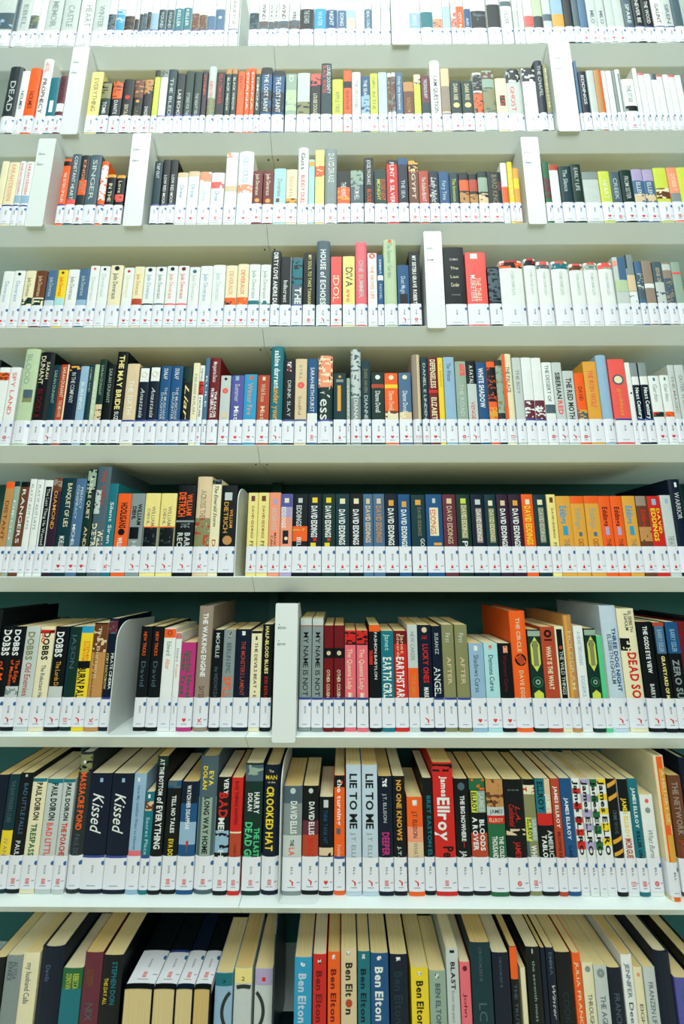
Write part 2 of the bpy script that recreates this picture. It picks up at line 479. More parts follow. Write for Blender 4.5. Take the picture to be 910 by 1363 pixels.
800 865 155 navy|#white,.02-.28,.1-.95;o,beige,.15,.3;Anastasia,pale_grey,.4-.95,.3-.7,i|B
@5 180 455 600
50 115 150 navy|#white,.02-.28,.1-.95;o,beige,.15,.3;Anastasia,pale_grey,.4-.95,.3-.7,i|B
118 182 148 blue|DUNLAP,white,.05-.25;THE MUSICIANS,pale_grey,.4-1,.5-.75;DAUGHTER,pale_grey,.5-1,.2-.45|B
185 255 148 blue|DUNLAP,white,.05-.25;THE MUSICIANS,pale_grey,.4-1,.5-.75;DAUGHTER,pale_grey,.5-1,.2-.45|B
258 314 150 black|~dark_green black,0-.3;Liar,pale_yellow,.35-.95,.3-.8,i|B
317 358 128 cream|PARADISE IN PLAIN,grey,.2-.9|
360 391 145 white|THE FALL,black,.05-.3;~red black,.3-.55;HOUSE,black,.6-.95|q
394 421 100 slate_blue|RULE,white,.3-.8|
425 488 97 dark_red|Marguerite Duras,white,.07-.4;THE SAILOR,white,.55-.97,.55-.8,b;FROM GIBRALTAR,white,.5-.97,.2-.5,b|
495 557 205 pale_grey|o,coral,.35,.3;o,beige,.9,.3;o,navy,.08,.15|h
562 640 203 purple|#light_blue,.02-.12,.3-.6;Summer,pale_grey,.2-.6;Mist,white,.7-1,.3-.7|h
643 722 200 sky_blue|#orange,.04-.12,.4-.65;Winter Fire,salmon,.2-.9|h
725 800 203 rust|#cream,.04-.12,.4-.65;Wild Rose,beige,.2-.6;Mist,beige,.7-1|h
805 882 30 tealH|sabine durrant,white,.06-.58,.3-.75,b;under your,mustard,.58-1,.3-.75,b|g
@5 360 455 600
65 137 108 black|~maroon white,.03-.2,.3-.7;DRINK SLAY,pale_grey,.35-.95,.4-.7|B
140 213 103 beige|o,coral,.44,.3;Soulful,taupe,.62-.92,.3-.6;STILL,sage,.1-.35,.35-.6|B
217 280 103 blue|SARAH-BETH DURST,white,.15-.88,.3-.7;#white,.9-1|q
283 375 83 dark_greenH|~salmon cream,0-.5;Vess,white,.5-1,.15-.85|B
380 457 190 dark_teal|#mustard,.27-.82,.3-.6;o,mustard,.08,.12;#grey,.14-.2,.2-.8|d
460 483 222 sage|LUCIAN,white,.2-.9|
487 550 47 greyH|~pale_grey slate,0-.7;DIANA,white,.72-1,.3-.7|h
553 610 115 dark_teal|DARK HAVEN,olive,.15-.55;DIANNE,pale_grey,.6-1|h
615 695 188 dark_green|#rust,.25-.33;Dianne Duvall,white,.4-.85;o,white,.1,.2|h
698 780 190 orange|#yellow,.25-.33;Dianne Duvall,cream,.4-.8;~cream brown,.82-1;o,cream,.1,.2|h
785 862 190 slate_blue|Dianne Duvall,white,.4-.85;~beige cream,.85-1;o,cream,.1,.2|h
@5 540 455 600
50 103 78 taupeH|#beige,0-1,.6-1|x
107 150 95 dark_teal|DANIEL E LINDEN,pale_grey,.1-1|x
152 212 97 dark_red|DEFENSELESS,cream,.03-.5,.25-.8,b;ELIZABET,cream,.65-1,.25-.8,b;#red,.53-.58|h
213 247 97 yellow|SUMMER,mustard,.1-.5|
250 318 93 light_blue|The Winter,slate,.1-.4|
322 390 120 sage|~coral sage,.05-.25,.4-.9;THE ROAD,pale_grey,.4-.95|r
393 453 115 black|A FATAL,white,.08-.4;#pale_grey,.4-1;VENGE,red,.7-1|g
455 518 125 blue|WHITE SHADOW,white,.1-.8,.2-.7,b|
520 573 122 orange|~black rust,.1-.7;~mustard orange,.8-1|
575 618 112 dark_grey|~sage olive,.1-.9|
622 682 75 creamH|#orange,0-1,0-.3;THE PALACE,slate,.2-.6|x
685 738 97 pale_grey|THE BOY,taupe,.2-.6|
740 802 98 white|~maroon white,.7-1,0-1|B
805 868 98 white|~maroon white,.7-1,0-1|B
@5 710 455 600
93 155 125 white|THE DESSERT OF,slate,.05-.7;#slate,.75-.9|r
158 218 125 pale_grey|SIBERIAN,dark_grey,.18-.65,.25-.75,b;RED,coral,.68-.92,.25-.75,b|g
222 290 175 pale_grey|THE RED MOTH,dark_grey,.15-1,.25-.75,b|g
292 352 190 orange|DAVID,dark_red,.3-.6;~slate mustard,.8-1|r
355 438 120 mustard|THE IRON WOLF,coral,.15-.8|
442 508 82 light_blueH||
512 615 107 coral|o,slate,.35,.35;o,cream,.35,.25;goddess,mustard,.5-.95,.4-.65|B
618 650 127 white|o,dark_grey,.55,.2|
652 697 127 navy|#grey,0-.25;#white,.25-.4;Next Century,white,.45-1,.3-.8,b|B
700 750 127 navy|#grey,0-.25;#white,.25-.4;Next Century,white,.45-1,.3-.8,b|B
755 822 207 white|#teal,.05-.12,.4-.6;Garden,sage,.2-.6;~red dark_green,.84-.95|h
825 882 205 white|#teal,.05-.12,.4-.6;Garden,sage,.2-.6;~orange brown,.84-.95|h
884 925 143 pale_grey|THE MAGIC,taupe,.2-.9|
926 985 143 pale_grey|OUTER WORLD,taupe,.2-.9|
@6 0 610 700
-55 -2 143 tan|#orange,0-.1;DISTANT,brown,.3-.9|
0 38 140 sage|#dark_teal,0-.08;DIEGO,white,.3-.9|
40 97 143 brown|#black,0-.08;RANGERS,white,.12-.95|
99 140 127 white|PLAY IT AS IT LAYS,grey,.08-.75|
142 185 130 white|PLAY IT AS IT LAYS,grey,.08-.75|
187 240 133 white|#black,.1-1,.25-.95;The Last Thing He Wanted,pale_grey,.13-.98,.45-.8|
243 300 120 plum|~brown taupe,0-.2;DIAMOND,mustard,.2-.75|
302 385 120 dark_teal|BANQUET OF LIES,cream,.08-.72,.45-.8;MICHELLE,white,.85-1|h
388 455 125 slate_blue|PERFECT,pale_blue,.13-.45,.55-.8;CONSPIRACY,pale_blue,.1-.6,.2-.45;MICHEL,white,.68-1,.2-.5|h
458 512 70 dark_green|~sage black,0-.3;A PALE QUIET,cream,.1-.65;AND,beige,.75-1|h
515 602 52 slateH|THE THREE,rust,.05-.5,.4-.75;WILL,cream,.8-1,.55-.9,b;DIETR,cream,.72-1,.05-.45,b;~pale_grey slate,.3-.6,0-.5|
605 661 155 teal|Silent Siren,white,.3-.95,.3-.7|s
664 748 215 orange|HOOLIGANS,black,.18-.66,.3-.8,b;o,black,.73,.25;WILL,white,.83-1,.3-.65,b|
751 836 215 grey|WILLIAM,black,.2-.6,.55-.85,b;DIEHL,black,.25-.5,.15-.45,b;#black,.64-.86,.05-.75;H,pale_grey,.9-1|g
@6 180 610 700
20 113 213 pale_yellow|WILLIAM,taupe,.25-.62,.5-.75;DIEHL,taupe,.3-.6,.2-.4;#grey,.65-1;~black dark_grey,.65-1,.05-.95;#orange,.63-.65|g
117 215 213 pale_yellow|WILLIAM,taupe,.25-.62,.5-.75;DIEHL,taupe,.3-.6,.2-.4;#grey,.65-1;~black dark_grey,.65-1,.05-.95;#orange,.63-.65|g
220 333 165 black|WILLIAM,orange,.15-.5,.55-.85,b;DIETRICH,orange,.12-.52,.1-.5,b;#grey,.58-.61;THE,grey,.62-.7,.3-.8;BAR,pale_grey,.78-1,.55-.85,b;REC,pale_grey,.78-1,.15-.45,b|g
336 429 112 beigeH|ACROSS THE,taupe,.2-.6;~olive rust,.6-1|s
432 492 132 cream|~black slate,0-.07;The Emerald Storm,black,.08-.7,.3-.7,i;D,rust,.9-1|
495 592 165 black|#pale_grey,.12-.25,.2-.7;WILLIAM,mustard,.4-.7,.6-.8;DIETRICH,mustard,.28-.78,.2-.5;o,tan,.9,.3|
663 725 210 pale_yellow|#brown,.06-.16,.3-.7;DAVID EDDINGS,brown,.25-.85,.4-.65;PY,black,.9-1|d
727 795 210 pale_yellow|#brown,.06-.16,.3-.7;DAVID EDDINGS,brown,.25-.85,.4-.65;PY,black,.9-1|d
797 868 210 salmon|#lilac,.12-.22,.3-.7;EDDINGS,pale_grey,.3-.7;MAGIC,dark_red,.75-1,.5-.7;CAN,black,.8-1,.2-.4|d
@6 360 610 700
50 124 218 lilac|#purple,0-.25;#salmon,.45-1;EDDINGS,white,.25-.65,.1-.45,b;DAVID,lilac,.3-.6,.55-.8;#navy,.7-.95,.2-.7;o,cream,.85,.15;#cream,.08-.17,.3-.7|d
126 219 218 black|~orange mustard,.62-.9;#pale_grey,.08-.17,.35-.65;EDDINGS,pale_grey,.22-.62,.25-.6,b;BEL,white,.83-1,.3-.6|g
221 305 218 navy|#yellow,.07-.17,.3-.7;DAVID EDDINGS,white,.23-.83,.25-.7,b;#red,.84-.9,.4-.65;#yellow,.93-1,.2-.6|d
308 390 218 dark_green|#yellow,.07-.17,.3-.7;DAVID EDDINGS,white,.23-.83,.25-.7,b;#rust,.84-.9,.4-.65;#yellow,.93-1,.2-.6|d
393 478 218 dark_teal|#cream,.09-.19,.3-.7;DAVID EDDINGS,white,.3-.97,.25-.7,b|d
481 562 218 black|#cream,.09-.19,.3-.7;DAVID EDDINGS,white,.3-.97,.25-.7,b|d
564 625 218 slate_blue|#beige,.09-.19,.3-.7;DAVID EDDINGS,beige,.23-.93,.25-.75,b|d
627 697 218 slate_blue|#beige,.09-.19,.3-.7;DAVID EDDINGS,tan,.23-.93,.25-.75,b|d
699 780 218 navy|#mustard,.12-.23,.3-.7;DAVID EDDINGS,white,.28-.98,.25-.7,b|d
783 857 220 blue|#mustard,.14-.25,.3-.7;DAVID EDDINGS,white,.3-1,.25-.7,b|d
@6 540 610 700
45 133 222 dark_teal|#mustard,.1-.2,.3-.7;DAVID EDDINGS,olive,.25-.8,.45-.7;GO,white,.85-1,.6-.9|d
137 238 220 blue|#pale_grey,.08-.17,.4-.6;#cream,.26-.8,.2-.75;EDDINGS,red,.3-.77,.25-.6;#mustard,.93-.98,.4-.9|d
243 325 220 maroon|#beige,.08-.18,.3-.7;DAVID EDDINGS,beige,.23-.95,.3-.7|d
328 415 220 dark_green|#lime,.08-.18,.3-.7;#olive,.2-.85,.28-.75;DAVID EDDINGS,cream,.22-.83,.35-.7;P,white,.9-1|d
420 505 220 navy|#pale_grey,.1-.2,.3-.7;#taupe,.27-.93,.3-.75;DAVID EDDINGS,white,.3-.9,.35-.7|d
507 578 220 dark_teal|#cream,.12-.22,.3-.7;#olive,.27-.93,.28-.8;DAVID EDDINGS,cream,.3-.9,.35-.75|d
582 655 220 plum|#beige,.12-.22,.3-.7;DAVID EDDINGS,white,.28-1,.25-.7,b|d
657 735 220 plum|#mustard,.12-.22,.3-.7;DAVID EDDINGS,white,.28-1,.25-.7,b|d
738 808 220 orange|#cream,.1-.2,.3-.7;DAVID EDDINGS,yellow,.23-.97,.2-.75,b|d
812 893 222 dark_teal|#cream,.1-.2,.3-.7;#olive,.25-.93,.3-.75;DAVID EDDINGS,pale_grey,.28-.9,.35-.7|d
@6 710 610 700
122 178 220 pale_yellow|#brown,.06-.16,.3-.7;DAVID EDDINGS,brown,.27-.85,.4-.65;PY,black,.93-1|d
180 269 230 mustard|Eddings,sky_blue,.2-.55,.2-.7,b;#sky_blue,.6-.78,.3-.65;THE,taupe,.85-1|d
271 355 230 mustard|#orange,0-.15;Eddings,sage,.25-.65,.3-.7;#slate_blue,.72-.8,.4-.65;CAST,rust,.85-1|d
357 446 230 mustard|#orange,0-.15;Eddings,sage,.25-.65,.3-.7;#slate_blue,.72-.8,.4-.65;CAST,rust,.85-1|d
448 520 230 orange|Eddings,dark_red,.22-.6,.25-.7,b;#lilac,.62-.78,.3-.65;THE,brown,.85-1|d
522 592 230 orange|Eddings,dark_red,.22-.6,.25-.7,b;#lilac,.62-.78,.3-.65;THE,brown,.85-1|d
594 675 230 mustard|Eddings,sky_blue,.2-.55,.2-.7,b;#sky_blue,.6-.78,.3-.65;THE,taupe,.85-1|d
678 755 230 brown|Eddings,red,.28-.62,.3-.7,b;#taupe,0-.2,0-.8;~tan brown,.62-.9|d
757 835 230 red|#light_blue,.06-.18,.3-.65;EDDINGS,yellow,.25-.9,.15-.5,b;DAVID,yellow,.25-.75,.6-.85,b|d
838 905 225 pale_grey|#light_blue,.07-.16,.4-.7;THE HAT,grey,.8-1,.2-.8|d
908 985 128 navyH|#white,.05-.12,.4-.6;WARRIOR,pale_grey,.2-.6|d
@7 0 795 790
-190 -95 78 blackH|||
-90 -10 178 blackH|DOBBS,white,.05-.42,.35-.9,b;of Men,orange,.5-.9|
-8 72 178 black|DOBBS,white,.05-.42,.15-.65,b;The Edge,orange,.48-.8,.55-.85;of Madness,orange,.48-.85,.15-.45;~pale_grey grey,.85-1|g
75 163 178 pale_grey|DOBBS,olive,.08-.48,.2-.7,b;Old Enemies,rust,.52-.98,.3-.75|g
166 257 178 cream|~red black,.05-.1;DOBBS,black,.08-.48,.3-.75,b;DO,red,.08-.24,.15-.4,b;The Reluctant He,slate,.55-1,.4-.7|g
260 346 178 black|DOBBS,white,.08-.44,.15-.7,b;The Lords Day,mustard,.5-.9,.35-.7;#pale_grey,.85-1|g
350 422 180 dark_green|JASON,slate,.1-.6;#dark_teal,0-1,0-.25|x
424 500 175 yellow|#sky_blue,0-.1;STEPHEN,orange,.22-.5,.6-.85;DOBYNS,orange,.22-.5,.3-.55;BURN PAL,black,.58-1,.1-.75,b;~black yellow,.5-.6|g
504 590 155 tan|#black,0-.05;~brown beige,.02-.4;The Burning,beige,.05-.75,.35-.6;Cory Doctor,black,.4-1,.2-.35|s
592 648 130 navy|~maroon slate,.03-.2;CORY DOCTOROW,pale_yellow,.45-.9,.05-.35;PIRATE CINEMA,white,.45-.9,.6-.9|B
@7 180 795 790
-20 50 178 black|NEW TRICKS,orange,.08-.42,.3-.6;David,slate,.5-.85|
55 125 178 black|NEW TRICKS,orange,.08-.42,.3-.6;David,slate,.5-.85|
128 202 190 white|#orange,.01-.14;o,rust,.07,.25;Edward,grey,.2-.4;Alter,salmon,.45-.6|
205 243 215 white|~coral grey,.01-.1;Edward,grey,.25-.45;Poem,salmon,.5-.7|
246 335 275 magenta|Jonathan,green,.15-.55,.4-.8,b;Foer Tree,green,.2-.95,.1-.4,b;Novel,green,.6-1,.5-.85,b|h
340 430 55 taupeH|THE WAKING ENGINE,white,.08-.78,.35-.7,b;DAY EDI,brown,.88-1|s
440 503 198 black|MICHELLE,pale_grey,.05-.42;the WIDOWS DA,slate,.55-1|
506 580 198 grey|~black white,.03-.12,.4-.65;BERLIN EPIC,slate,.2-.65;SPILL,orange,.7-1,.15-.8,b|
583 675 195 navy|~white black,.03-.1,.4-.65;THE MONSTERS LAMENT,rust,.18-.97,.4-.7|
680 747 205 cream|#black,0-.04;~black cream,.08-.14,.4-.6;THE DEVILS BEAT + E,black,.18-1,.35-.65|
751 814 165 black|HALF-BLOOD BLUES,pale_yellow,.03-.68,.3-.65,b;ESI EDU,red,.72-1,.35-.65|
@7 360 795 790
168 242 130 grey|#pale_grey,0-.1;#rust,.09-.1;MY NAME IS NOT,black,.18-.98,.3-.75|B
245 315 130 grey|#pale_grey,0-.1;#rust,.09-.1;MY NAME IS NOT,black,.18-.98,.3-.75|B
319 379 172 dark_red|#black,.32-.46;o,beige,.39,.22;OTHER COUSIN,cream,.62-1,.3-.65|B
382 446 172 dark_red|#black,.32-.46;o,beige,.39,.22;OTHER COUSIN,cream,.62-1,.3-.65|B
450 519 203 pink|#black,0-.22;~red black,0-.2;The Queens Lady,cream,.28-.88,.25-.7;i,cream,.92-1|B
524 594 203 pink|#black,0-.22;~red black,0-.2;The Queens Lady,cream,.28-.88,.25-.7;i,cream,.92-1|B
602 674 170 black|#orange,0-.09;~red black,.35-.55,0-.3;FASHION BABYLON,white,.1-.75,.45-.7|
677 757 205 teal|Janet,aqua,.05-.3,.3-.7;EARTH GIRL,white,.4-1,.15-.8,b|
760 840 205 red|#dark_red,0-.2;Janet,beige,.05-.35,.5-.8;Edwards,beige,.05-.4,.2-.45;EARTHSTAR,white,.4-1,.15-.75,b|
844 908 168 pale_grey|NEW CAREER,grey,.1-.5;#orange,.6-1;THE BIRD,tan,.7-1|
@7 540 795 790
90 175 170 navy|o,beige,.07,.2;THE,red,.15-.2;LUCKY ONES,red,.27-.8,.35-.75,b;MARK,white,.86-1,.35-.7,b|g
179 239 176 navy|SUSAN EZ,pale_grey,.1-.4;ANGEL,white,.58-.98,.1-.8|B
243 318 168 olive|First,pale_grey,.12-.25;AFTER,beige,.45-.82,.35-.7|B
324 403 168 olive|First,pale_grey,.12-.25;AFTER,beige,.45-.82,.35-.7|B
408 500 280 light_blue|#white,.05-.14,.35-.6;Shadows Curse,slate,.22-.9,.3-.65|h
503 590 280 aqua|~orange aqua,.04-.12,.35-.6;Demons Curse,dark_teal,.22-.88,.3-.65|h
593 675 280 black|~salmon black,.05-.18,.35-.7;Warriors Curse,dark_red,.22-.88,.3-.6|h
679 780 85 orangeH|THE CIRCLE,beige,.08-.48,.35-.6,b;o,black,.57,.36;o,rust,.57,.24;DAVE EGG,beige,.69-1,.35-.6,b|
784 865 197 dark_green|#sage,.02-.1;^lime,.11-.62;#olive,.17-.54,.3-.7;o,green,.77,.42;o,dark_green,.77,.32;o,sage,.77,.2;o,dark_green,.77,.1;^lime,.88-1.1|
@7 710 795 790
93 180 180 rust|o,black,.1,.28;o,rust,.1,.13;#black,.18-.2,.2-.8;WHAT IS THE WHAT,cream,.28-.88,.3-.65,b|
183 240 178 cream|#black,.04-1,.15-.8;o,rust,.3,.2;THE WILD THINGS,pale_grey,.35-.95|
244 300 110 tanH|#mustard,0-1,.1-.35;HOLOGRAM,beige,.2-.9|
303 364 175 white|A HEARTBREAKING,light_blue,.08-.55;EGGERS,light_blue,.7-.98|
368 440 190 dark_green|#sage,.02-.1;^lime,.11-.62;#olive,.17-.54,.3-.7;o,green,.77,.42;o,dark_green,.77,.32;o,sage,.77,.2;o,dark_green,.77,.1;^lime,.88-1.1|
443 486 235 bright_green|#sage,0-1,.6-1|
488 592 52 pale_blueH|THREE DOG NIGHT,blue,.25-.93,.55-.8,b;ELSEBETH EGHOLM,slate,.32-.85,.25-.5|g
595 707 70 creamH|ELSEBETH,dark_grey,.03-.27,.6-.8;EGHOLM,dark_grey,.06-.25,.35-.55;~black cream,.34-.48,0-.5;DEAD SO,red,.5-1,.3-.8,b|g
711 803 150 black|THE GODS EYE VIEW,white,.06-.68,.35-.65,b;BARRY,white,.82-1,.35-.65|g
806 880 153 black|#slate_blue,.05-.42,.1-.9;#rust,0-.05;BARRY EISLER,light_blue,.1-.4;GRAVEYARD OF M,pale_yellow,.45-1,.35-.65,b|g
884 965 150 black|#blue,0-.42;BARRY EISLER,light_blue,.1-.4;ZERO SU,grey,.5-1,.2-.7,b|g
968 1040 150 dark_redH|||
1046 1130 125 blackH|||
@8 0 985 930
-125 -50 215 navy||
-47 22 212 dark_teal|THE BARTENDERS CURE,slate,.08-.6;#yellow,.7-1;IVAN,taupe,.8-1|
25 103 203 black|#pale_grey,.02-.05,.4-.6;BAD LITTLE FALLS,slate_blue,.13-.75,.4-.75;PAUL,white,.83-1|q
106 197 235 cream|#teal,0-.05;PAUL DOIRON,black,.06-.55,.35-.75,b;TRESPASS,green,.6-1,.3-.7,b|q
201 299 238 pale_grey|#teal,0-.06;PAUL DOIRON,black,.06-.55,.35-.75,b;BAD LITTL,coral,.58-1,.3-.7,b|q
302 378 238 pale_grey|#teal,0-.05;PAUL DOIRON,black,.06-.55,.35-.75,b;THE POACHE,red,.58-1,.3-.75,b|q
383 468 80 dark_greyH|~olive black,.02-.2;#white,.08-.11,.4-.6;MASSACRE POND,orange,.2-.76,.3-.75,b;PAUL DO,slate,.8-1|
472 608 205 navy|#light_blue,.06-.11,.45-.6;Kissed,white,.25-.7,.2-.75,i|B
612 747 205 navy|#light_blue,.06-.11,.45-.6;Kissed,white,.25-.7,.2-.75,i|B
750 828 205 light_blue|#white,.05-.1,.3-.5;How My Goldfish Went to Heaven,slate_blue,.15-.93,.35-.6;#pink,.94-1|
832 886 315 teal|#white,.04-.1,.3-.6;o,beige,.22,.3;~brown beige,.15-.3;Secret Place,aqua,.4-.98|B
@8 180 985 930
70 141 100 black|~dark_green black,0-.1;AT THE BOTTOM,white,.03-.4,.3-.7,b;of EVERYTHING,white,.42-.93,.25-.8,b|
146 233 252 black|~slate blue,0-.1;TELL NO TALES,white,.2-.7,.4-.7,b;EVA DO,yellow,.78-1,.35-.7,b|q
238 341 255 blue|#navy,0-.3;#light_blue,.55-.85;WATCH HER DISAPPEAR,white,.05-.65,.35-.6,b;#red,.8-.87,.45-.6;#slate,.87-.95,.47-.57|q
345 459 105 slateH|#sage,.42-1;EVA,yellow,.15-.3,.55-.8,b;DOLAN,yellow,.1-.34,.2-.45,b;LONG WAY HOME,black,.42-.98,.35-.65,b|q
464 549 225 black|VERY,white,.02-.22,.5-.85,b;BAD,red,.2-.52,.2-.85,b;MEN,white,.52-.75,.2-.65,b;~light_blue navy,.68-.95;H,white,.92-1|q
553 626 228 red|BAD THINGS HAPPEN,dark_red,.05-.6,.35-.65,b;#rust,.7-1;#cream,.69-.71;HARRY,dark_red,.85-1,.4-.65|q
638 751 140 dark_green|~slate sage,.02-.2;HARRY,white,.32-.55,.55-.85,b;DOLAN,white,.33-.52,.2-.45,b;THE LAST,bright_green,.7-1,.6-.9,b;DEAD GI,bright_green,.64-1,.1-.5,b|q
756 860 155 navyH|=The,cream,.05-.08,.3-.6;=MAN,yellow,.11-.16,.1-.8;=in the,cream,.18-.2,.25-.7;CROOKED HAT,yellow,.24-.94,.2-.65,b|q
@8 360 985 930
65 182 280 grey|#slate,0-.25;#pale_grey,.7-1;DAVID ELLIS,white,.22-.68,.4-.75,b;THE,dark_grey,.76-.85,.4-.6,b;LA,coral,.87-.98,.35-.65,b;o,pale_grey,.07,.15|g
186 286 283 black|#maroon,.5-.7;#rust,.7-1;DAVID ELLIS,white,.23-.7,.4-.75,b;BREAC,red,.74-1,.35-.7,b;o,pale_grey,.07,.15|g
290 378 348 black|#pale_grey,.05-.18,.3-.65;THINK TANK HIT,blue,.22-.78,.3-.6;~beige black,.85-.98|h
383 450 218 orange|~black orange,0-.15;the turning,white,.05-.62,.3-.7,b;#slate,.66-.73,.2-.6;hele,beige,.86-1|B
457 553 152 pale_blue|LIE TO ME,black,.1-.7,.25-.75,b;J.T. ELLI,grey,.74-1,.35-.65|g
558 656 152 pale_blue|LIE TO ME,black,.1-.7,.25-.75,b;J.T. ELLI,grey,.74-1,.35-.65|g
660 749 220 navy|~white black,.03-.13,.3-.65;J.T. ELLISON,pale_grey,.22-.58,.35-.6;DEEPER,magenta,.7-.98,.25-.75,b|q
752 830 220 black|NO ONE KNOWS,mustard,.05-.8,.3-.7,b;J.T.,pale_grey,.87-1,.35-.6,b|g
@8 540 985 930
20 118 348 orange|#salmon,.5-.75;#beige,.75-1;~white black,.05-.14,.35-.65;J.T. ELLISON,dark_grey,.24-.68,.35-.65;WHAT,taupe,.76-1,.35-.65|g
122 184 235 black|BRET EASTON EL,teal,.23-1,.4-.8,b|
188 317 138 red|~black red,.02-.1;James,white,.15-.37,.4-.7,b;Ellroy,white,.38-.83,.2-.8,b;Pe,black,.89-1,.4-.9,b|q
321 412 238 black|o,slate,.1,.25;THE BIG NOWHERE,white,.22-.8,.4-.7,b;#red,.81-.88,.5-.56;JA,white,.92-1|
416 518 238 black|~green orange,0-.15;#lime,.16-.44,.1-.5;#sage,.16-.44,.5-1;ELLROY,black,.18-.43,.15-.45,b;JAMES,pale_grey,.18-.43,.6-.9,b;#rust,.7-1;BLOODS,white,.53-.92,.55-.85,b;A ROVER,white,.5-.92,.12-.42,b|
521 630 238 green|#black,0-.36;~tan brown,0-.36;#pale_grey,.36-.47;=JAMES,black,.39-.44,.15-.9;#red,.47-.57;=ELLROY,cream,.5-.55,.1-.9;THE COLD,white,.73-1,.6-.85,b;THOUSAND,white,.73-1,.2-.5,b|
634 755 240 black|=NEW YORK TIMES,grey,.13-.15,.2-.8;L.A.,red,.35-.55,.55-.8,i;Confidential,red,.32-.6,.2-.5,i;~beige black,.64-.72;JAMES,red,.8-1,.4-.7|r
760 832 240 olive|#black,0-.2;~cream red,.08-.2;#lime,.5-.8,0-.5;#sage,.5-.8,.5-1;ELLROY,black,.52-.78,.15-.5,b;JAMES,pale_grey,.52-.78,.6-.9,b;WHI,white,.85-1,.3-.8,b;#slate,.8-1,0-.2|q
@8 710 985 930
61 158 238 black|#teal,0-.45,0-.6;#beige,0-.45,.6-1;ELLROY,black,.04-.42,.15-.5,b;JAMES,white,.2-.43,.65-.92,b;#red,.45-.6;TABLO,white,.72-1,.2-.5,b;AMERIC,pale_grey,.66-1,.6-.9,b|
162 217 237 rust|JAMES ELLROY,white,.1-.63,.3-.7,b;BROWNS RE,dark_red,.68-1,.3-.65,b|
220 293 237 blue|JAMES ELLROY,white,.25-.78,.3-.6,b;CLAND,navy,.85-1,.3-.6|
297 348 237 white|#red,.13-.2;#red,.32-.4;#red,.5-.57;#red,.65-.73;#red,.8-.9;James ELLRO,black,.03-.97,.2-.75,b|
350 405 237 white|#lilac,0-.08;#lilac,.2-.3;#lilac,.4-.5;#lilac,.57-.66;#lilac,.8-.9;James ELLRO,black,.03-.97,.2-.75,b|
408 455 237 white|#green,0-.1;#green,.22-.3;#green,.42-.5;#green,.6-.7;#green,.8-.9;James ELLRO,black,.03-.97,.2-.75,b|
457 515 237 white|#yellow,0-.08;#yellow,.2-.28;#yellow,.38-.46;#yellow,.57-.67;#yellow,.76-.85;James ELLRO,black,.03-.97,.2-.75,b|
518 578 237 black|/,mustard,.0-.14;/,mustard,.17-.31;/,mustard,.72-.85;/,mustard,.88-1;CRIME WAVE,slate,.4-.7|
581 648 237 white|#black,0-.42;JAMES ELLROY,yellow,.25-.75,.3-.7,b;MORGUE,rust,.76-1,.2-.8,b|x
651 712 235 teal|JAMES ELLROY,white,.12-.63,.3-.65,b;KILLER ON,black,.67-1,.3-.65,b|q
717 800 335 white|o,coral,.1,.15;o,grey,.25,.2;What Burns,grey,.55-1,.3-.7,i|r
836 905 100 creamHF10|#orange,0-9;#mustard,.12-.38,.32-1;#mustard,.39-.66,.32-1;#mustard,.75-1,.32-1;A HISTORY OF,cream,.14-.64,.5-.8|
907 990 215 brown|THE NETWORK,taupe,.08-.73,.25-.7,b;JASON,rust,.78-1|
1000 1060 110 navyH|||
@9 0 1205 700
-95 -17 320 black|||
-15 88 312 grey|ALYSSA,slate,.08-.3,.45-.75;BONNICK,slate,.08-.32,.15-.45||
91 193 292 cream|my husband Calls,slate,.12-.6,.3-.65||
197 338 260 navyH|Devils,slate_blue,.2-.38,.3-.5||
344 468 388 green|#teal,.3-1;REBECCA,lime,.08-.3,.55-.85;DONOVAN,lime,.08-.3,.2-.5||
472 584 292 maroon|~brown maroon,.2-.4,.2-.6;NIX,slate,.6-.8||
588 712 305 blackD15|STEPHEN DON,teal,.08-.6,.5-.75,b;THIS DAY ALL,yellow,.28-.6,.15-.35||
@9 180 1205 700
472 580 410 light_blue|#teal,0-.2;%ring2,0;=3,navy,.1-.15,.4-.6||
588 697 385 pale_grey|#pale_yellow,0-.22;%ring1,0;=2,dark_green,.12-.18,.4-.6||
715 825 385 pale_grey|#lilac,0-.24;%ring0,0;=1,red,.12-.18,.4-.6||
@9 360 1205 700
138 246 325 sky_blue|~white black,.06-.11,.35-.6;Ben Elton,pale_blue,.2-.8,.25-.7,b||
252 336 305 red|~white black,.06-.11,.35-.6;Ben Elton,dark_red,.2-.8,.25-.7,b||
344 421 290 orange|~white black,.03-.08,.35-.6;Ben Elton,dark_red,.2-.8,.25-.7,b||
426 523 262 beige|~white black,.03-.07,.35-.6;Ben Elt,black,.16-.53,.3-.75,b;o,rust,.6,.22;n,black,.66-.72,.3-.75,b||
529 606 285 teal|~white black,.03-.08,.35-.6;Ben Elton,navy,.2-.8,.25-.7,b||
609 720 295 blue|~white black,.03-.08,.35-.6;Ben Elton,white,.16-.78,.25-.7,b||
728 838 298 navy|~white black,.03-.08,.35-.6;Ben Elton,dark_teal,.2-.8,.25-.7,b||
@9 540 1205 700
38 146 385 yellow|~white black,.05-.1,.35-.6;Ben Elton,black,.18-.8,.3-.7,b||
150 253 402 sage|~white black,.04-.1,.35-.6;BEN ELTON,slate,.18-.8,.35-.65,b||
258 334 262 pale_grey|#black,.02-.05,.3-.7;BLAST,black,.15-.45,.35-.7,b;from the past,grey,.46-.8,.35-.6||
340 405 348 pink|o,dark_red,.08,.22;John,dark_red,.4-.7,.3-.6||
411 538 228 dark_teal|CROOKED B,slate,.05-.4,.4-.55;LC,slate,.62-.8||
545 648 290 navy|CROOKED B,slate,.05-.4,.4-.55||
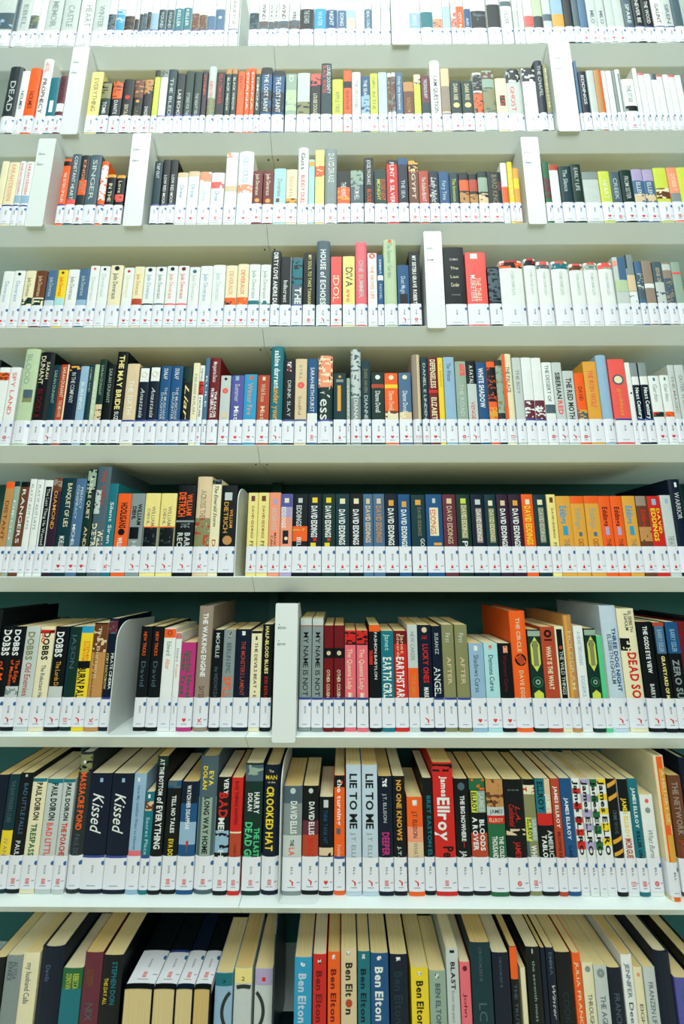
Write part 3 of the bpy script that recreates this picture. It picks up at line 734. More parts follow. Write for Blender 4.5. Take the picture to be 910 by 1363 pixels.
654 702 252 black|#orange,0-.35;THE TRUTH,slate,.4-.9||
716 748 385 cream|||
758 845 257 black|#pale_grey,.02-.07,.4-.5;the seventh most,sage,.15-.8,.4-.6||
849 910 262 navy|||
@9 710 1205 700
76 160 262 navy|Winter,pale_grey,.38-.75,.4-.8,i;EMMA,slate,.05-.3||
164 262 290 black|COOK,dark_teal,.45-.8||
267 318 290 orange|JULIA FRANCK,cream,.1-.9||
324 392 352 cream|o,grey,.08,.25;THROUGH,slate,.4-.8||
396 478 370 pale_grey|o,grey,.1,.3;THE AGE,slate,.4-.8||
481 565 382 navy|FRANCK,slate,.35-.8||
569 637 300 white|JENNIFER,slate,.1-.5;Deep,black,.55-.85||
641 696 380 creamD12|o,salmon,.1,.2;EIGHT,slate,.5-.9||
700 773 376 pale_grey|FRANZEN LIFE,slate,.2-.8||
778 880 283 navyH|||
886 990 440 purple|NOVEL,slate,.2-.7||
996 1090 350 blackH|||
"""  # topmost row: washed-out sheen painted in as white and pale cover tops
GLYPH_TEXT = DATA + 'ABCDEFGHIJKLMNOPQRSTUVWXYZ0123456789-'
GL = make_glyphs()
rnd = random.Random(7)

# ------------------------------------------------------------------ books
class Spine:
    """one book; local frame: x across the spine, y into the shelf, z up"""
    def __init__(s, w, h, color, flags, elems, mark, code, row, ringx=None):
        s.w, s.h, s.color, s.flags, s.elems, s.mark, s.code, s.row = w, h, color, flags, elems, mark, code, row
        s.hard = 'H' in flags
        s.b = .0035 if s.hard else .0012
        m = re.search(r'D(\d+)', flags)
        s.depth = (int(m.group(1)) / 100 if m else (.152 if s.hard else .108)) + rnd.uniform(-.004, .004)
        if h > .2 and not s.hard: s.depth = .13
        s.ringx = ringx
    def ys(s, x):
        return s.b * min(1, abs(2 * x / s.w)) ** 3
    def strip(s, mb, x0, x1, z0, z1, m, eps):
        n = 4 if x1 - x0 > s.w * .4 else 2
        xs = [x0 + (x1 - x0) * i / n for i in range(n + 1)]
        v = [(x, s.ys(x) - eps, z) for z in (z0, z1) for x in xs]
        mb.add(v, [(i, i + 1, n + 2 + i, n + 1 + i) for i in range(n)], m)
    def cover(s):
        mb = MB(); w, h, dp = s.w, s.h, s.depth; t = .0022 if s.hard else .0006
        t = min(t, w * .12)
        m = M[s.color]
        us = (-1, -.9, -.6, 0, .6, .9, 1)
        outer = [(-w / 2, dp)] + [(u * w / 2, s.ys(u * w / 2)) for u in us] + [(w / 2, dp)]
        inner = [(-w / 2 + t, dp)] + [(u * (w / 2 - t), s.ys(u * w / 2) + t) for u in us] + [(w / 2 - t, dp)]
        n = len(outer); z0, z1 = .0, h
        V = [(x, y, z0) for x, y in outer] + [(x, y, z1) for x, y in outer] + [(x, y, z0) for x, y in inner] + [(x, y, z1) for x, y in inner]
        F = []
        for i in range(n - 1):
            F += [(i, i + 1, n + i + 1, n + i), (2 * n + i + 1, 2 * n + i, 3 * n + i, 3 * n + i + 1),
                  (n + i, n + i + 1, 3 * n + i + 1, 3 * n + i), (i + 1, i, 2 * n + i, 2 * n + i + 1)]
        F += [(0, n, 3 * n, 2 * n), (n - 1, 3 * n - 1, 4 * n - 1, 2 * n - 1)]
        mb.add(V, F, m)
        s.print_on(mb)
        return mb
    def pages(s):
        mb = MB(); w, h, dp = s.w, s.h, s.depth; t = .0024 if s.hard else .0007
        t = min(t, w * .13); q = .0035 if s.hard else .0008
        rr = random.Random(int(w * 1e5) + s.row)
        if s.hard: pm = PAGES[rr.choice((1, 1, 2, 0))]
        else: pm = PAGES[rr.choice((0, 0, 1, 3))]
        x0 = -w / 2 + t; x1 = w / 2 - t
        y0 = s.b + t + .0002; y1 = dp - (.004 if s.hard else .0008)
        prof = [(x0, y0), (0, y0 - s.b * .6), (x1, y0), (x1, y1), (0, y1 - (.002 if s.hard else 0)), (x0, y1)]
        mb.prism(prof, q, h - q, 'z', pm)
        return mb
    def zone(s):
        lo = .063
        return s.h, s.h - lo      # top z, length
    def print_on(s, mb):
        zt, L = s.zone(); w = s.w; layer = 0
        for e in s.elems:
            layer += 1; eps = .00010 + layer * .00006
            p = e.split(',')
            k = p[0]
            def rng(q, d=(0.25, .75)):
                if len(p) > q and p[q] and '-' in p[q]:
                    a, b = p[q].split('-'); return float(a), float(b)
                return d
            if k.startswith('%ring'):
                s.ring(mb, eps); continue
            if k == 'o' and '-' not in p[2]:
                c = float(p[2]); r = float(p[3]) * w; cz = zt - c * L
                pts = [(r * math.cos(a * math.pi / 8), cz + r * math.sin(a * math.pi / 8)) for a in range(16)]
                mb.poly([(x, s.ys(x) - eps, z) for x, z in pts], M[p[1]]); continue
            a, b = rng(2); b = min(b, 1.0)
            if k[0] in '#~^':
                a, b = rng(1); c0, c1 = rng(2, (0, 1))
                x0 = -w / 2 + c0 * w + .0002; x1 = -w / 2 + c1 * w - .0002
                z1 = zt - a * L - (.0003 if a == 0 else 0); z0 = max(.0003, zt - b * L)
                if k[0] == '^':
                    zm = zt - (a + b) / 2 * L; dz = (b - a) / 2 * L
                    q = [(0, zm + dz), (w * .36, zm + dz * .55), (w * .36, zm - dz * .55), (0, zm - dz), (-w * .36, zm - dz * .55), (-w * .36, zm + dz * .55)]
                    q = [(x, max(z, zt - L)) for x, z in q]
                    mb.poly([(x, s.ys(x) - eps, z) for x, z in q], M[k[1:]])
                elif k[0] == '#': s.strip(mb, x0, x1, z0, z1, M[k[1:]], eps)
                else:
                    cols = k[1:].split(); nx = 6; nz = max(3, min(24, int((z1 - z0) / (x1 - x0) * nx + .5)))
                    g = [[(x0 + (x1 - x0) * min(1, max(0, (i + (rnd.uniform(-.38, .38) if 0 < i < nx else 0)) / nx)),
                           z0 + (z1 - z0) * (j + (rnd.uniform(-.38, .38) if 0 < j < nz else 0)) / nz) for i in range(nx + 1)] for j in range(nz + 1)]
                    prev = None
                    for j in range(nz):
                        for i in range(nx):
                            c = rnd.choice(cols + cols[:1] * 3) if prev is None or rnd.random() > .45 else prev
                            prev = c
                            q = [g[j][i], g[j][i + 1], g[j + 1][i + 1], g[j + 1][i]]
                            mb.poly([(x, s.ys(x) - eps, z) for x, z in q], M[c])
                continue
            if k == '/':
                x0, x1 = -w / 2 + .0003, w / 2 - .0003; zz = zt - a * L; z2 = zt - b * L; d = (zz - z2)
                q = [(x0, z2 + d * .1), (x1, z2 + d * .6), (x1, zz), (x0, zz - d * .5)]
                for i in range(6):
                    f0, f1 = i / 6, (i + 1) / 6
                    def mixp(f, lo, hi): return (lo[0] + (hi[0] - lo[0]) * f, lo[1] + (hi[1] - lo[1]) * f)
                    qq = [mixp(f0, q[0], q[1]), mixp(f1, q[0], q[1]), mixp(f1, q[3], q[2]), mixp(f0, q[3], q[2])]
                    mb.poly([(x, s.ys(x) - eps, z) for x, z in qq], M[p[1]])
                continue
            style = p[4] if len(p) > 4 else ''
            c0, c1 = rng(3, (.3, .7))
            horiz = k[0] == '='
            txt = k[1:] if horiz else k
            V, F, ln = layout(txt, 'b' if 'b' in style else 'r')
            sh = .25 if 'i' in style else 0
            if 'i' in style and 'b' not in style: V = [(x, y * (1.0)) for x, y in V]
            P = []
            for u, v in V:
                u2 = (u + sh * v) / ln
                if horiz:
                    x = -w / 2 + w * (c0 + u2 * (c1 - c0)); z = zt - b * L + v * (b - a) * L
                else:
                    x = -w / 2 + w * (c0 + v * (c1 - c0)); z = zt - (a + u2 * (b - a)) * L
                x = max(-w / 2 + .0002, min(w / 2 - .0002, x)); z = max(zt - L, z)
                P.append((x, s.ys(x) - eps, z))
            mb.add(P, F, M[p[1]])
    def ring(s, mb, eps):
        cx, cz, r0, r1 = s.ringx
        for i in range(72):
            a0, a1 = i * math.pi / 36, (i + 1) * math.pi / 36
            q = [(cx + r * math.cos(a), cz + r * math.sin(a)) for r, a in ((r0, a0), (r1, a0), (r1, a1), (r0, a1))]
            if all(abs(x) < s.w / 2 - .0003 for x, z in q):
                mb.poly([(x, s.ys(x) - eps, z) for x, z in q], M['dark_grey'])
    def sticker(s):
        mb = MB(); w = s.w; z0, z1 = (.0075, .063); e = .0006
        P = M['label_paper']
        s.strip(mb, -w / 2, w / 2, z0, z1, P, e)
        sd = .014 if s.hard or w > .024 else .004
        for sg in (-1, 1):
            x = sg * (w / 2 + .0004)
            mb.poly([(sg * w / 2, s.b - e, z0), (sg * w / 2, s.b - e, z1), (x, s.b + .001, z1), (x, s.b + .001, z0)], P)
            mb.poly([(x, s.b + .001, z0), (x, s.b + .001, z1), (x, s.b + sd, z1), (x, s.b + sd, z0)], P)
        if 'B' in s.flags: s.strip(mb, -w / 2, w / 2, z1 - .0035, z1 + .0005, M['band_blue'], e + .0001)
        e2 = e + .0002
        r = min(.0032, w * .22)
        cx, cz = w / 2 - r * .55, z1 - .0125
        pts = []
        for a in range(14):
            x = cx + r * math.cos(a * math.pi / 7); z = cz + r * 1.15 * math.sin(a * math.pi / 7)
            pts.append((min(x, w / 2), z))
        mb.poly([(x, s.ys(x) - e2, z) for x, z in pts], M['label_blue'])
        # vertical shelf code
        hgt = min(.0036, w * .22); V, F, ln = layout(s.code, 'r')
        k = .0135 / ln; xc = min(.0006, w * .03)
        mb.add([(xc - hgt / 2 + v * hgt, s.ys(xc) - e2, z1 - .016 - u * k) for u, v in V], F, M['label_black'])
        mb.poly([(x, s.ys(x) - e2, z) for x, z in ((-w * .2, z0 + .0055), (w * .2, z0 + .0055), (w * .2, z0 + .0066), (-w * .2, z0 + .0066))], M['label_grey'])
        mz = z0 + .0135; q = min(.0042, w * .24); red = M['label_red']
        def pl(pts, m=red, dx=0):
            mb.poly([(x + dx, s.ys(x + dx) - e2, z + mz) for x, z in pts], m)
        k = s.mark
        if k == 'h':
            pts = []
            for i in range(16):
                a = i * math.pi / 8
                pts.append((q * .95 * math.sin(a) ** 3, q * (.85 * math.cos(a) - .33 * math.cos(2 * a) - .12 * math.cos(3 * a) - .05 * math.cos(4 * a)) + q * .1))
            pl(pts)
        elif k == 'g':
            pl([(-q, q * .9), (-q * .7, q * 1.25), (q * .9, q * .3), (q * .6, -q * .1)])
            pl([(q * .05, q * .4), (q * .9, q * .3), (q * .75, -q * 1.1), (q * .25, -q * 1.1)])
        elif k == 'q':
            for a, b, c, d in ((-1, 1, .75, 1), (-1, 1, -1, -.7), (-1, -.7, -.7, .8), (.7, 1, -.7, .8), (-.5, .45, .25, .5), (-.1, .15, -.7, .7), (-.55, .5, -.35, -.1)):
                pl([(a * q * .8, c * q), (b * q * .8, c * q), (b * q * .8, d * q), (a * q * .8, d * q)])
        elif k == 's':
            pl([(-q, -q * .8), (-q * .6, -q), (q, q * .7), (q * .7, q)]); pl([(-q, q * .3), (-q * .7, q * .6), (q * .1, -q * .1), (-q * .1, -q * .4)])
            pl([(-q * .1, -q * .9), (q * .9, -q * .9), (q * .9, -q * .55), (-q * .1, -q * .6)])
        elif k == 'r':
            for r0, r1 in ((.55, 1), (0, .32)):
                for i in range(12):
                    a0, a1 = i * math.pi / 6, (i + 1) * math.pi / 6
                    pl([(q * r1 * math.cos(a0), q * r1 * math.sin(a0)), (q * r1 * math.cos(a1), q * r1 * math.sin(a1)),
                        (q * r0 * math.cos(a1), q * r0 * math.sin(a1)), (q * r0 * math.cos(a0), q * r0 * math.sin(a0))][:4 if r0 else 3])
        elif k == 'x':
            for zz in (-.9, .5):
                pl([(-q, zz * q), (q, zz * q), (q, (zz + .25) * q), (-q, (zz + .25) * q)])
            for xx in (-1, -.4, .2, .8): pl([(xx * q, -q * .4), ((xx + .2) * q, -q * .4), ((xx + .2) * q, q * .4), (xx * q, q * .4)])
        elif k == 'd':
            pl([(-q * .55, -q), (q * .55, -q), (q * .6, -q * .2), (q * .2, q * .3), (0, q * 1.2), (-q * .2, q * .3), (-q * .6, -q * .2)])
        if k and w > .016:
            pl([(w * .28, q * .2), (w * .45, q * .35), (w * .45, q * .05), (w * .28, -q * .1)], M['label_grey'])
        return mb

CODES = {1: [(9999, 'DEA')], 2: [(240, 'DIA'), (999, 'DOU')], 3: [(160, 'DES'), (440, 'DEV'), (999, 'DRA')],
         4: [(362, 'DEV'), (999, 'DUE')], 5: [(330, 'DUN'), (999, 'DUR')], 6: [(325, 'DIE'), (999, 'EDDI')],
         7: [(145, 'DOB'), (365, 'DOC'), (999, 'EDW')], 8: [(100, 'DOI'), (370, 'DOL'), (999, 'ELL')], 9: [(999, 'ELT')]}
ROWNAME = {4: 'fourth shelf down', 5: 'fifth shelf down', 6: 'sixth shelf down', 7: 'seventh shelf down',
           8: 'eighth shelf down', 9: 'lowest shelf in view'}
MARKNAME = {'h': 'red heart', 'g': 'red pistol mark', 'q': 'red square stamp', 's': 'red scribble mark', 'r': 'red round stamp',
            'x': 'red boxed mark', 'd': 'red flame mark', '': ''}
GROUPS = {r: 'books on the ' + n for r, n in ROWNAME.items()}

recs = []; row = None
for line in DATA.strip().splitlines():
    if line[0] == '@':
        row, ox, oy, yr = [int(t) for t in line[1:].split()]; continue
    parts = line.split('|')
    x0, x1, yt, cf = parts[0].split()
    color, flags = re.match(r'([a-z_]+)(.*)', cf).groups()
    tailf = parts[2] if len(parts) > 2 else ''
    flags += ''.join(c for c in tailf if c == 'B')
    mark = ''.join(c for c in tailf if c in 'hgqsrxd')[:1]
    fm = re.search(r'F(\d+)', flags); fwd = int(fm.group(1)) / 1000 if fm else 0
    Y = D + SB[row] - fwd
    a = at(ox + float(x0) / 4.55, oy + yr / 4.55, Y)[0]; b = at(ox + float(x1) / 4.55, oy + yr / 4.55, Y)[0]
    ztop = at(ox, oy + float(yt) / 4.55, Y)[1]
    h = ztop - ZS[row - 1]
    if row > 1: h = min(h, ZS[row - 2] - ZS[row - 1] - .0355)
    elems = [e for e in parts[1].split(';') if e]
    pxc = ox + (float(x0) + float(x1)) / 9.1
    recs.append(dict(row=row, x0=a, x1=b, h=h, color=color, flags=flags, elems=elems, mark=mark, Y=Y, px=pxc))
recs.sort(key=lambda r: (r['row'], r['x0']))
DIVIDERS = [
    (361.5, 393, 986, 803, 7, 'white section divider on the seventh shelf down, printed with two black codes', ('EDD', 'EDW')),
    (568.8, 593.6, 434, 307.8, 4, 'white section divider beside the large black hardback, fourth shelf down', ('DUDU', 'DUNM')),
    (32, 56, 302, 184.5, 3, 'white section divider before the thin orange book, third shelf down', ('DEUX', 'DEV')),
    (163, 188.5, 296, 177.5, 3, 'white section divider next to the dark teal paperback, third shelf down', ('DES', 'DEV')),
    (704, 728, 297, 182.3, 3, 'white section divider beside yellow paperbacks, third shelf down', ('EATO', 'EBER')),
    (79.5, 102.5, 177, 62.5, 2, 'white section divider beside the pale yellow book, second shelf down', ('DIA', 'DIC')),
    (743.5, 773, 173, 56, 2, 'white section divider beside a navy hardback, second shelf down', ('DOUG', 'DOWN')),
    (522, 546, 65, -40, 1, 'white section divider on the topmost shelf', ('DEA', 'DEE')),]
BOOKENDS = [
    dict(zip(('px', 'py', 'pytop', 'rw', 'label', 'm'), (311.6, 764, 646, 6, 'white rounded metal bookend before the pale yellow pair, sixth shelf down'))),
    dict(zip(('px', 'py', 'pytop', 'rw', 'label', 'm'), (143.5, 969, 828, 7, 'white curved metal bookend beside black paperbacks, seventh shelf down'))),
    dict(zip(('px', 'py', 'pytop', 'rw', 'label', 'm'), (370.5, 1193, 1022, 8, 'white metal bookend between navy hardback and grey paperback, eighth shelf down'))),
    dict(zip(('px', 'py', 'pytop', 'rw', 'label', 'm'), (363.4, 1340, 1231, 9, 'dark metal bookend beside the ring-patterned paperbacks', M['dark_metal']))),
    dict(zip(('px', 'py', 'pytop', 'rw', 'label', 'm'), (317, 60, -30, 1, 'pale metal bookend standing in a gap on the topmost shelf'))),]
def clear(rw, a, b):
    for r in recs:
        if r['row'] == rw and r['x1'] > a and r['x0'] < b:
            if (r['x0'] + r['x1']) / 2 < (a + b) / 2: r['x1'] = min(r['x1'], a)
            else: r['x0'] = max(r['x0'], b)
for p0, p1, py, _, rw, _, _ in DIVIDERS:
    clear(rw, at(p0, py, D - .0045)[0] - .0006, at(p1, py, D - .0045)[0] + .0006)
for b in BOOKENDS:
    bx = at(b['px'], b['py'], D + .008)[0]; clear(b['rw'], bx - .0016, bx + .0016)
recs = [r for r in recs if r['x1'] - r['x0'] > .003]
# neighbours never overlap
for p, q in zip(recs, recs[1:]):
    if p['row'] == q['row'] and q['x0'] < p['x1'] + .0006:
        m_ = (q['x0'] + p['x1']) / 2; p['x1'] = m_ - .0003; q['x0'] = m_ + .0003
def cname(c): return c.replace('_', ' ')

def look(r, detail):
    """words for how a book looks"""
    w = r['x1'] - r['x0']; out = []
    txt = [e.split(',') for e in r['elems'] if e[0] not in '#~/%^' and not (e.startswith('o,'))]
    pics = [e for e in r['elems'] if e[0] in '#~']
    lc = None
    if txt:
        def size(t):
            try: a, b = t[2].split('-'); s_ = float(b) - float(a)
            except Exception: s_ = .1
            return s_
        lc = cname(max(txt, key=size)[1])
    kind = 'hardback' if 'H' in r['flags'] else 'paperback'
    adj = ''
    if detail >= 1: adj = 'thick ' if w > .030 else ('thin ' if w < .0155 else '')
    s = adj + cname(r['color']) + ' ' + kind
    f = []
    if lc and lc != cname(r['color']): f.append(lc + ' lettering')
    if detail >= 1 and r['mark']: f.append(MARKNAME[r['mark']])
    if detail >= 2 and pics:
        c = pics[0][1:].split(',')[0].split()[0]
        f.append(cname(c) + ' patch')
    f = f[:2]
    if f: s += ' with ' + ' and '.join(f)
    return s
ORD = ['first', 'second', 'third', 'fourth', 'fifth', 'sixth', 'seventh', 'eighth', 'ninth', 'tenth', 'eleventh', 'twelfth', 'thirteenth',
       'fourteenth', 'fifteenth', 'sixteenth', 'seventeenth', 'eighteenth', 'nineteenth', 'twentieth']
def words(t): return len(re.findall(r"[\w-]+", t))
def make_labels(rs):
    byrow = {}
    for r in rs: byrow.setdefault(r['row'], []).append(r)
    for rw, l in byrow.items():
        l.sort(key=lambda r: r['x0'])
        n = len(l)
        for i, r in enumerate(l):
            r['kind'] = 'hardback' if 'H' in r['flags'] else 'paperback'
            A = cname(l[i - 1]['color']) if i else None; B = cname(l[i + 1]['color']) if i + 1 < n else None
            r['nb'] = (A, B); r['ck'] = (r['color'], r['kind'])
        same = {}
        for r in l: same.setdefault(r['ck'], []).append(r)
        for ck, q in same.items():
            nbs = [frozenset(r['nb']) for r in q]
            for i, r in enumerate(q):
                A, B = r['nb']; opts = []
                looks = [look(r, 1), look(r, 0)]
                if len(q) == 1: opts = [t + ' on the ' + ROWNAME[rw] for t in looks]
                elif A and B and nbs.count(nbs[i]) == 1:
                    w_ = ' between two %s books' % A if A == B else ' between %s and %s books' % (A, B)
                    opts = [t + w_ + ', ' + ROWNAME[rw] for t in looks] + [cname(r['color']) + ' ' + r['kind'] + w_ + ', ' + ROWNAME[rw]]
                o = ORD[i] + ' ' if i < len(ORD) else ORD[len(q) - 1 - i] + ' from last '
                c_ = '%s%s %s from the left' % (o, cname(r['color']), r['kind'])
                f_ = [t.split(' with ')[1] for t in looks if ' with ' in t]
                opts += [c_ + ', ' + f + ', ' + ROWNAME[rw] for f in f_] + [c_ + ', ' + ROWNAME[rw]]
                r['label'] = next(t for t in opts if words(t) <= 16)

inv = [r for r in recs if r['row'] >= 4]
make_labels(inv)

def spine_of(r):
    x = (r['x0'] + r['x1']) / 2; w = r['x1'] - r['x0'] - .0006
    code = next(c for lim, c in CODES[r['row']] if r['px'] < lim)
    ring = None
    if any(e.startswith('%ring') for e in r['elems']):
        cx, cz = at(180 + 648 / 4.55, 1205 + 650 / 4.55, r['Y']); ring = (cx - x, cz - ZS[8], .034, .040)
    return Spine(w, r['h'], r['color'], r['flags'], r['elems'], r['mark'], code, r['row'], ring), x
stuff = {}
LIFT = .0006
for r in recs:
    sp, x = spine_of(r)
    y = r['Y'] + rnd.uniform(0, .002)
    z = ZS[r['row'] - 1] + LIFT
    if r['row'] >= 4:
        t = thing('book', (x, y, z), r['label'], 'book', GROUPS[r['row']])
        sp.cover().build('cover', t); sp.pages().build('pages', t)
        sp.sticker().build('spine_label', t)
    else:
        big = stuff.setdefault('s', MB())
        for mb in (sp.cover(), sp.pages(), sp.sticker()):
            i = len(big.v); big.v += [(a + x, b + y, c + z) for a, b, c in mb.v]
            big.f += [tuple(i + q for q in f) for f in mb.f]
            sl = [big.slot(m) for m in mb.mats]; big.m += [sl[k] for k in mb.m]
so = stuff['s'].build('shelved_books')
so['kind'] = 'stuff'; so['category'] = 'books'
so['label'] = 'small distant rows of labelled books filling the three topmost shelves'

# four books laid spine upwards, tails towards the room
UP = [(-84, 90, 'black', 'first black book lying spine upwards, beside the dark speckled one'), (95, 228, 'black', 'second black book lying spine upwards, with blue streak under its label'),
      (232, 338, 'navy', 'navy book lying spine upwards on the lowest shelf in view'), (343, 443, 'black', 'last black book lying spine upwards, next to the ring-patterned paperbacks')]
for i, (a, b, c, lab) in enumerate(UP):
    Y = D + .012
    x0 = at(180 + a / 4.55, 1205 + 700 / 4.55, Y)[0]; x1 = at(180 + b / 4.55, 1205 + 700 / 4.55, Y)[0]
    ztop = at(0, 1205 + 500 / 4.55, Y)[1]
    W = ztop - ZS[8]
    sp = Spine(x1 - x0 - .001, .225, c, 'B' if i == 1 else '', [], 'q', 'DON', 9)
    sp.depth = W
    t = thing('book', ((x0 + x1) / 2, Y, ztop + LIFT), lab, 'book', GROUPS[9], rot=(-math.pi / 2, 0, 0))
    sp.cover().build('cover', t); sp.pages().build('pages', t); sp.sticker().build('spine_label', t)

# ------------------------------------------------------------------ bookcase
case = thing('bookcase', (0, 0, 0), 'tall pale grey-green metal library bookcase with slanted shelf edges', 'bookcase')
XL, XR = -1.36, 1.02
def shelf(x0, x1, z):
    mb = MB()
    y = D
    prof = [(y + .0008, z), (y, z - .0012), (y + .0285, z - .0325), (y + .031, z - .033), (y + .046, z - .033), (y + .046, z - .029),
            (y + .262, z - .026), (y + .262, z)]
    mb.prism(prof, x0, x1, 'x', M['shelf'])
    return mb.build('shelf', case, fixn=True)
shelves = {}
for i, z in enumerate(ZS):
    for k, (a, b) in enumerate(((XL, JX - .0005), (JX + .0005, XR))):
        shelves[i + 1, k] = shelf(a, b, z)
    for dx in (-.012, .014):
        mb = MB(); mb.prism([(JX + dx + .0022 * math.cos(t * math.pi / 4), D + .039 + .0022 * math.sin(t * math.pi / 4)) for t in range(8)], z - .0345, z - .033, 'z', M['screw'])
        mb.build('screw', shelves[i + 1, 0 if dx < 0 else 1])
mb = MB(); mb.box(XL, XR, D + .262, D + .268, .0, ZS[0] + .42, M['back']); mb.build('back_panel', case)
for x in (XL, JX - .012, XR - .024):
    mb = MB(); mb.box(x, x + .024, D + .235, D + .262, .0, ZS[0] + .42, M['back']); mb.build('upright', case)
for x in (XL - .02, XR):
    mb = MB(); mb.box(x, x + .02, D + .03, D + .268, 0, ZS[0] + .42, M['shelf']); mb.build('side_panel', case)

def lip(px, py, rowi, off):
    """point on the slanted edge of a shelf where the pixel's ray meets it"""
    z = ZS[rowi - 1]; v = ray(px, py); o = Vector((0, 0, EYE)); p0 = Vector((0, D, z)); u = Vector((0, .0285, -.0315)).normalized()
    n = Vector((0, -u.z, u.y)) * -1          # outward (towards the room and down)
    if n.y > 0: n = -n
    k = (p0 - o).dot(n) / v.dot(n); p = o + v * k
    return p + n * off, u, n
def on_lip(px, py, rowi, wpx, polys, name, material_of):
    """small flat print or sticker on the slanted edge; polys in metres (x, down)"""
    p, u, n = lip(px, py, rowi, 0)
    mb = MB()
    for pts, m, e in polys:
        mb.poly([Vector((p.x + a, p.y, p.z)) + u * b + n * e for a, b in pts], m)
    k = 0 if p.x < JX else 1
    return mb, shelves[rowi, k]
def rect(a, b, c, d): return [(a, c), (b, c), (b, d), (a, d)]
for (px, py, rw) in ((569, 69, 1), (664, 180, 2), (8, 181, 2), (686, 305, 3), (114, 311, 3), (14, 311, 3)):
    W_ = .034; H_ = .013
    rr = random.Random(px)
    P = [(rect(-W_ * .5, W_ * .5, -H_ * .5, H_ * .6), M['shelf'], .0003)]
    x = -W_ * .08
    while x < W_ * .5:
        wv = rr.choice((.0006, .0009, .0014)); P.append((rect(x, x + wv, -H_ * .48, -H_ * .12), M['label_black'], .0006)); x += wv + rr.choice((.0004, .0006))
    mb, sh = on_lip(px, py, rw, 0, P, '', None)
    p, u, n = lip(px, py, rw, .0006)
    for txt, a, b, c, hh in (('LIBRARY', -W_ * .5, -W_ * .12, -H_ * .15, .0028), ('0178', W_ * .2, W_ * .42, H_ * .08, .0016), ('33.01', -W_ * .15, W_ * .2, H_ * .5, .0034), ('NO', -W_ * .48, -W_ * .3, H_ * .12, .002)):
        V, F, ln = layout(txt, 'r')
        mb.add([Vector((p.x + a + uu / ln * (b - a), p.y, p.z)) + u * (c - vv * hh) for uu, vv in V], F, M['label_black'])
    for q in (rect(-W_ * .5, W_ * .5, H_ * .6, H_ * .63), rect(-W_ * .3, W_ * .05, H_ * .0, H_ * .03)):
        mb.poly([Vector((p.x + a, p.y, p.z)) + u * b for a, b in q], M['label_grey'])
    mb.build('barcode_label', sh)
M['dot_black'] = mat('dot_black', lin('0a0f12'), .5)
for px, txt, x0, x1, arrow in ((304, '01Q', 322, 338.5, 1), (375.5, '01R', 383, 399, -1)):
    p, u, n = lip(px, 446.5, 4, .0006)
    mb = MB(); mb.poly([Vector((p.x + .0087 * math.cos(a * math.pi / 14), p.y, p.z)) + u * (.0072 * math.sin(a * math.pi / 14)) for a in range(28)], M['dot_black'])
    sh = shelves[4, 0 if p.x < JX else 1]
    mb.build('location_dot', sh)
    V, F, ln = layout(txt, 'r'); a = lip(x0, 446.5, 4, 0)[0].x; b = lip(x1, 446.5, 4, 0)[0].x; hh = .0088
    q = Vector((0, p.y, p.z)); mb = MB()
    mb.add([q + Vector((a + uu / ln * (b - a), 0, 0)) + u * (hh / 2 - vv * hh) for uu, vv in V], F, M['dot_black'])
    ax = lip(314.5, 446.5, 4, 0)[0].x if arrow > 0 else lip(407, 446.5, 4, 0)[0].x
    s_ = arrow
    for pts in ([(ax, 0), (ax + s_ * .0045, -.003), (ax + s_ * .0035, 0), (ax + s_ * .0045, .003)], [(ax + s_ * .002, -.0006), (ax + s_ * .0115, -.0006), (ax + s_ * .0115, .0006), (ax + s_ * .002, .0006)]):
        mb.poly([q + Vector((xx, 0, 0)) + u * zz for xx, zz in pts], M['dot_black'])
    mb.build('location_number', sh)

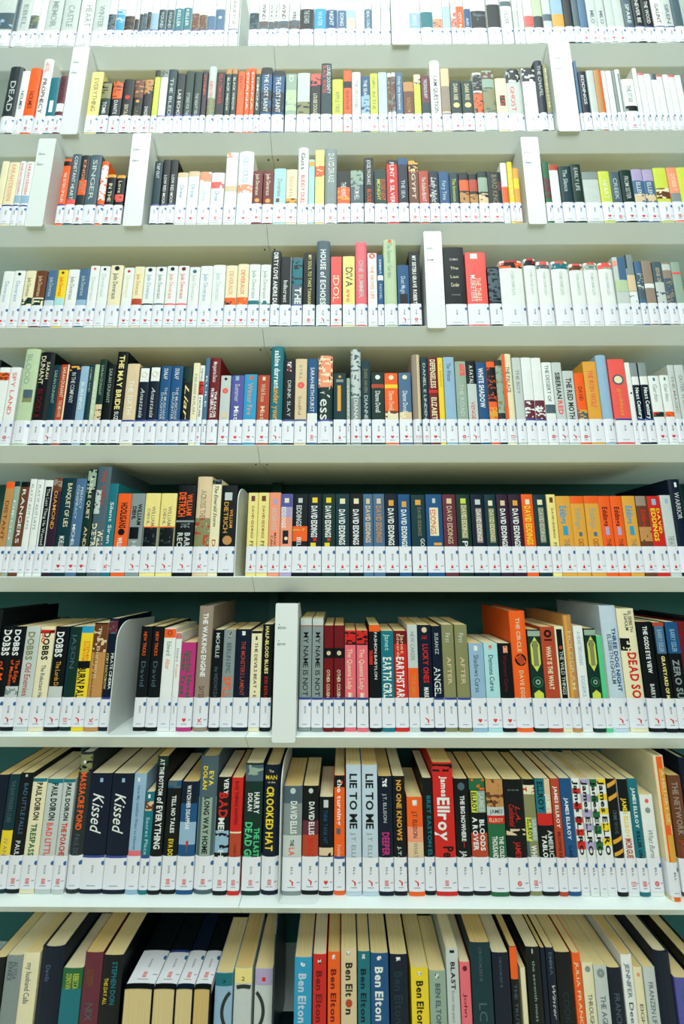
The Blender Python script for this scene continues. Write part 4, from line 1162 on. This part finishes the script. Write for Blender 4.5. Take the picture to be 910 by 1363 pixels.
# ------------------------------------------------------------------ section dividers and bookends
def divider(px0, px1, py, pytop, rw, label, words_):
    Y = D - .0045
    x0 = at(px0, py, Y)[0]; x1 = at(px1, py, Y)[0]; zt = at(px0, pytop, Y)[1]; z = ZS[rw - 1]; w_ = x1 - x0; h = zt - z
    t = thing('section_divider', ((x0 + x1) / 2, D, z), label, 'divider', 'white section dividers between the books')
    mb = MB(); r = .004; b0 = -.009
    prof = []
    for cx, cz, a0 in ((w_ / 2 - r, b0 + r, -90), (w_ / 2 - r, h - r, 0), (-w_ / 2 + r, h - r, 90), (-w_ / 2 + r, b0 + r, 180)):
        for k in range(4):
            a = math.radians(a0 + k * 30); prof.append((cx + r * math.cos(a), cz + r * math.sin(a)))
    plate = MB(); plate.prism(prof, -.0045, -.002, 'y', M['plastic'])
    for sg in (-1, 1):
        mb = MB(); xa = sg * (w_ / 2 - .0001); xb = sg * (w_ / 2 - .0021); hp = h - .001
        spc = (ZS[rw - 2] - z) if rw > 1 else .34; cl = min(hp - .001, spc - .037)
        mb.prism([(-.003, .001), (.13, .001), (.13, h * .66), (.0285, cl), (-.0006, min(hp, spc - .004)), (-.0008, hp), (-.003, hp)], min(xa, xb), max(xa, xb), 'x', M['plastic'])
        mb.build('side_plate', t, fixn=True)
    mb = plate; e = -.0048
    for k, wd in enumerate(words_):
        zc = h * (.80 - .125 * k)
        mb.poly([(-w_ * .32 + .001 * math.cos(a * math.pi / 4), e, zc + .0085 + .001 * math.sin(a * math.pi / 4)) for a in range(8)], M['label_black'])
        V, F, ln = layout(wd, 'r')
        mb.add([(-w_ * .37 + uu / ln * w_ * .36, e, zc + vv * .0044) for uu, vv in V], F, M['label_black'])
    mb.build('front_plate', t)

def bookend(px, py, pytop, rw, label, m=None, dep=.14, rad=.038):
    Y = D + .008
    x = at(px, py, Y)[0]; z = ZS[rw - 1]; h = at(px, pytop, Y)[1] - z; m = m or M['bookend']
    t = thing('bookend', (x, Y, z + .0002), label, 'bookend', 'metal bookends on the shelves')
    prof = [(0, 0), (dep, 0), (dep, h * .97)]
    for k in range(7):
        a = math.radians(90 + k * 15); prof.append((rad + rad * math.cos(a), h - rad + rad * math.sin(a)))
    mb = MB(); mb.prism(prof, -.0009, .0009, 'x', m); mb.build('upright_plate', t, fixn=True)
    mb = MB(); fr = [(.0, -.002)] + [(.075 - .012 + .012 * math.sin(math.radians(k * 22.5)), .010 - .012 * math.cos(math.radians(k * 22.5))) for k in range(5)] + [(.075, .12), (0, .12)]
    mb.prism(fr, .0, .0003, 'z', m); mb.build('foot_plate', t, fixn=True)

for a in DIVIDERS: divider(*a)
for a in BOOKENDS: bookend(**a)

# ------------------------------------------------------------------ setting
mb = MB(); mb.box(-4, 4, -4, 2.2, -.05, 0, M['carpet']); f = mb.build('floor'); f['kind'] = 'structure'
mb = MB(); mb.box(-4, 4, D + .30, D + .36, 0, 5.2, M['wall']); f = mb.build('wall_back'); f['kind'] = 'structure'
print('books as things', len(inv) + 4, 'tris', sum(len(p.vertices) - 2 for o in COL.objects if o.type == 'MESH' for p in o.data.polygons))
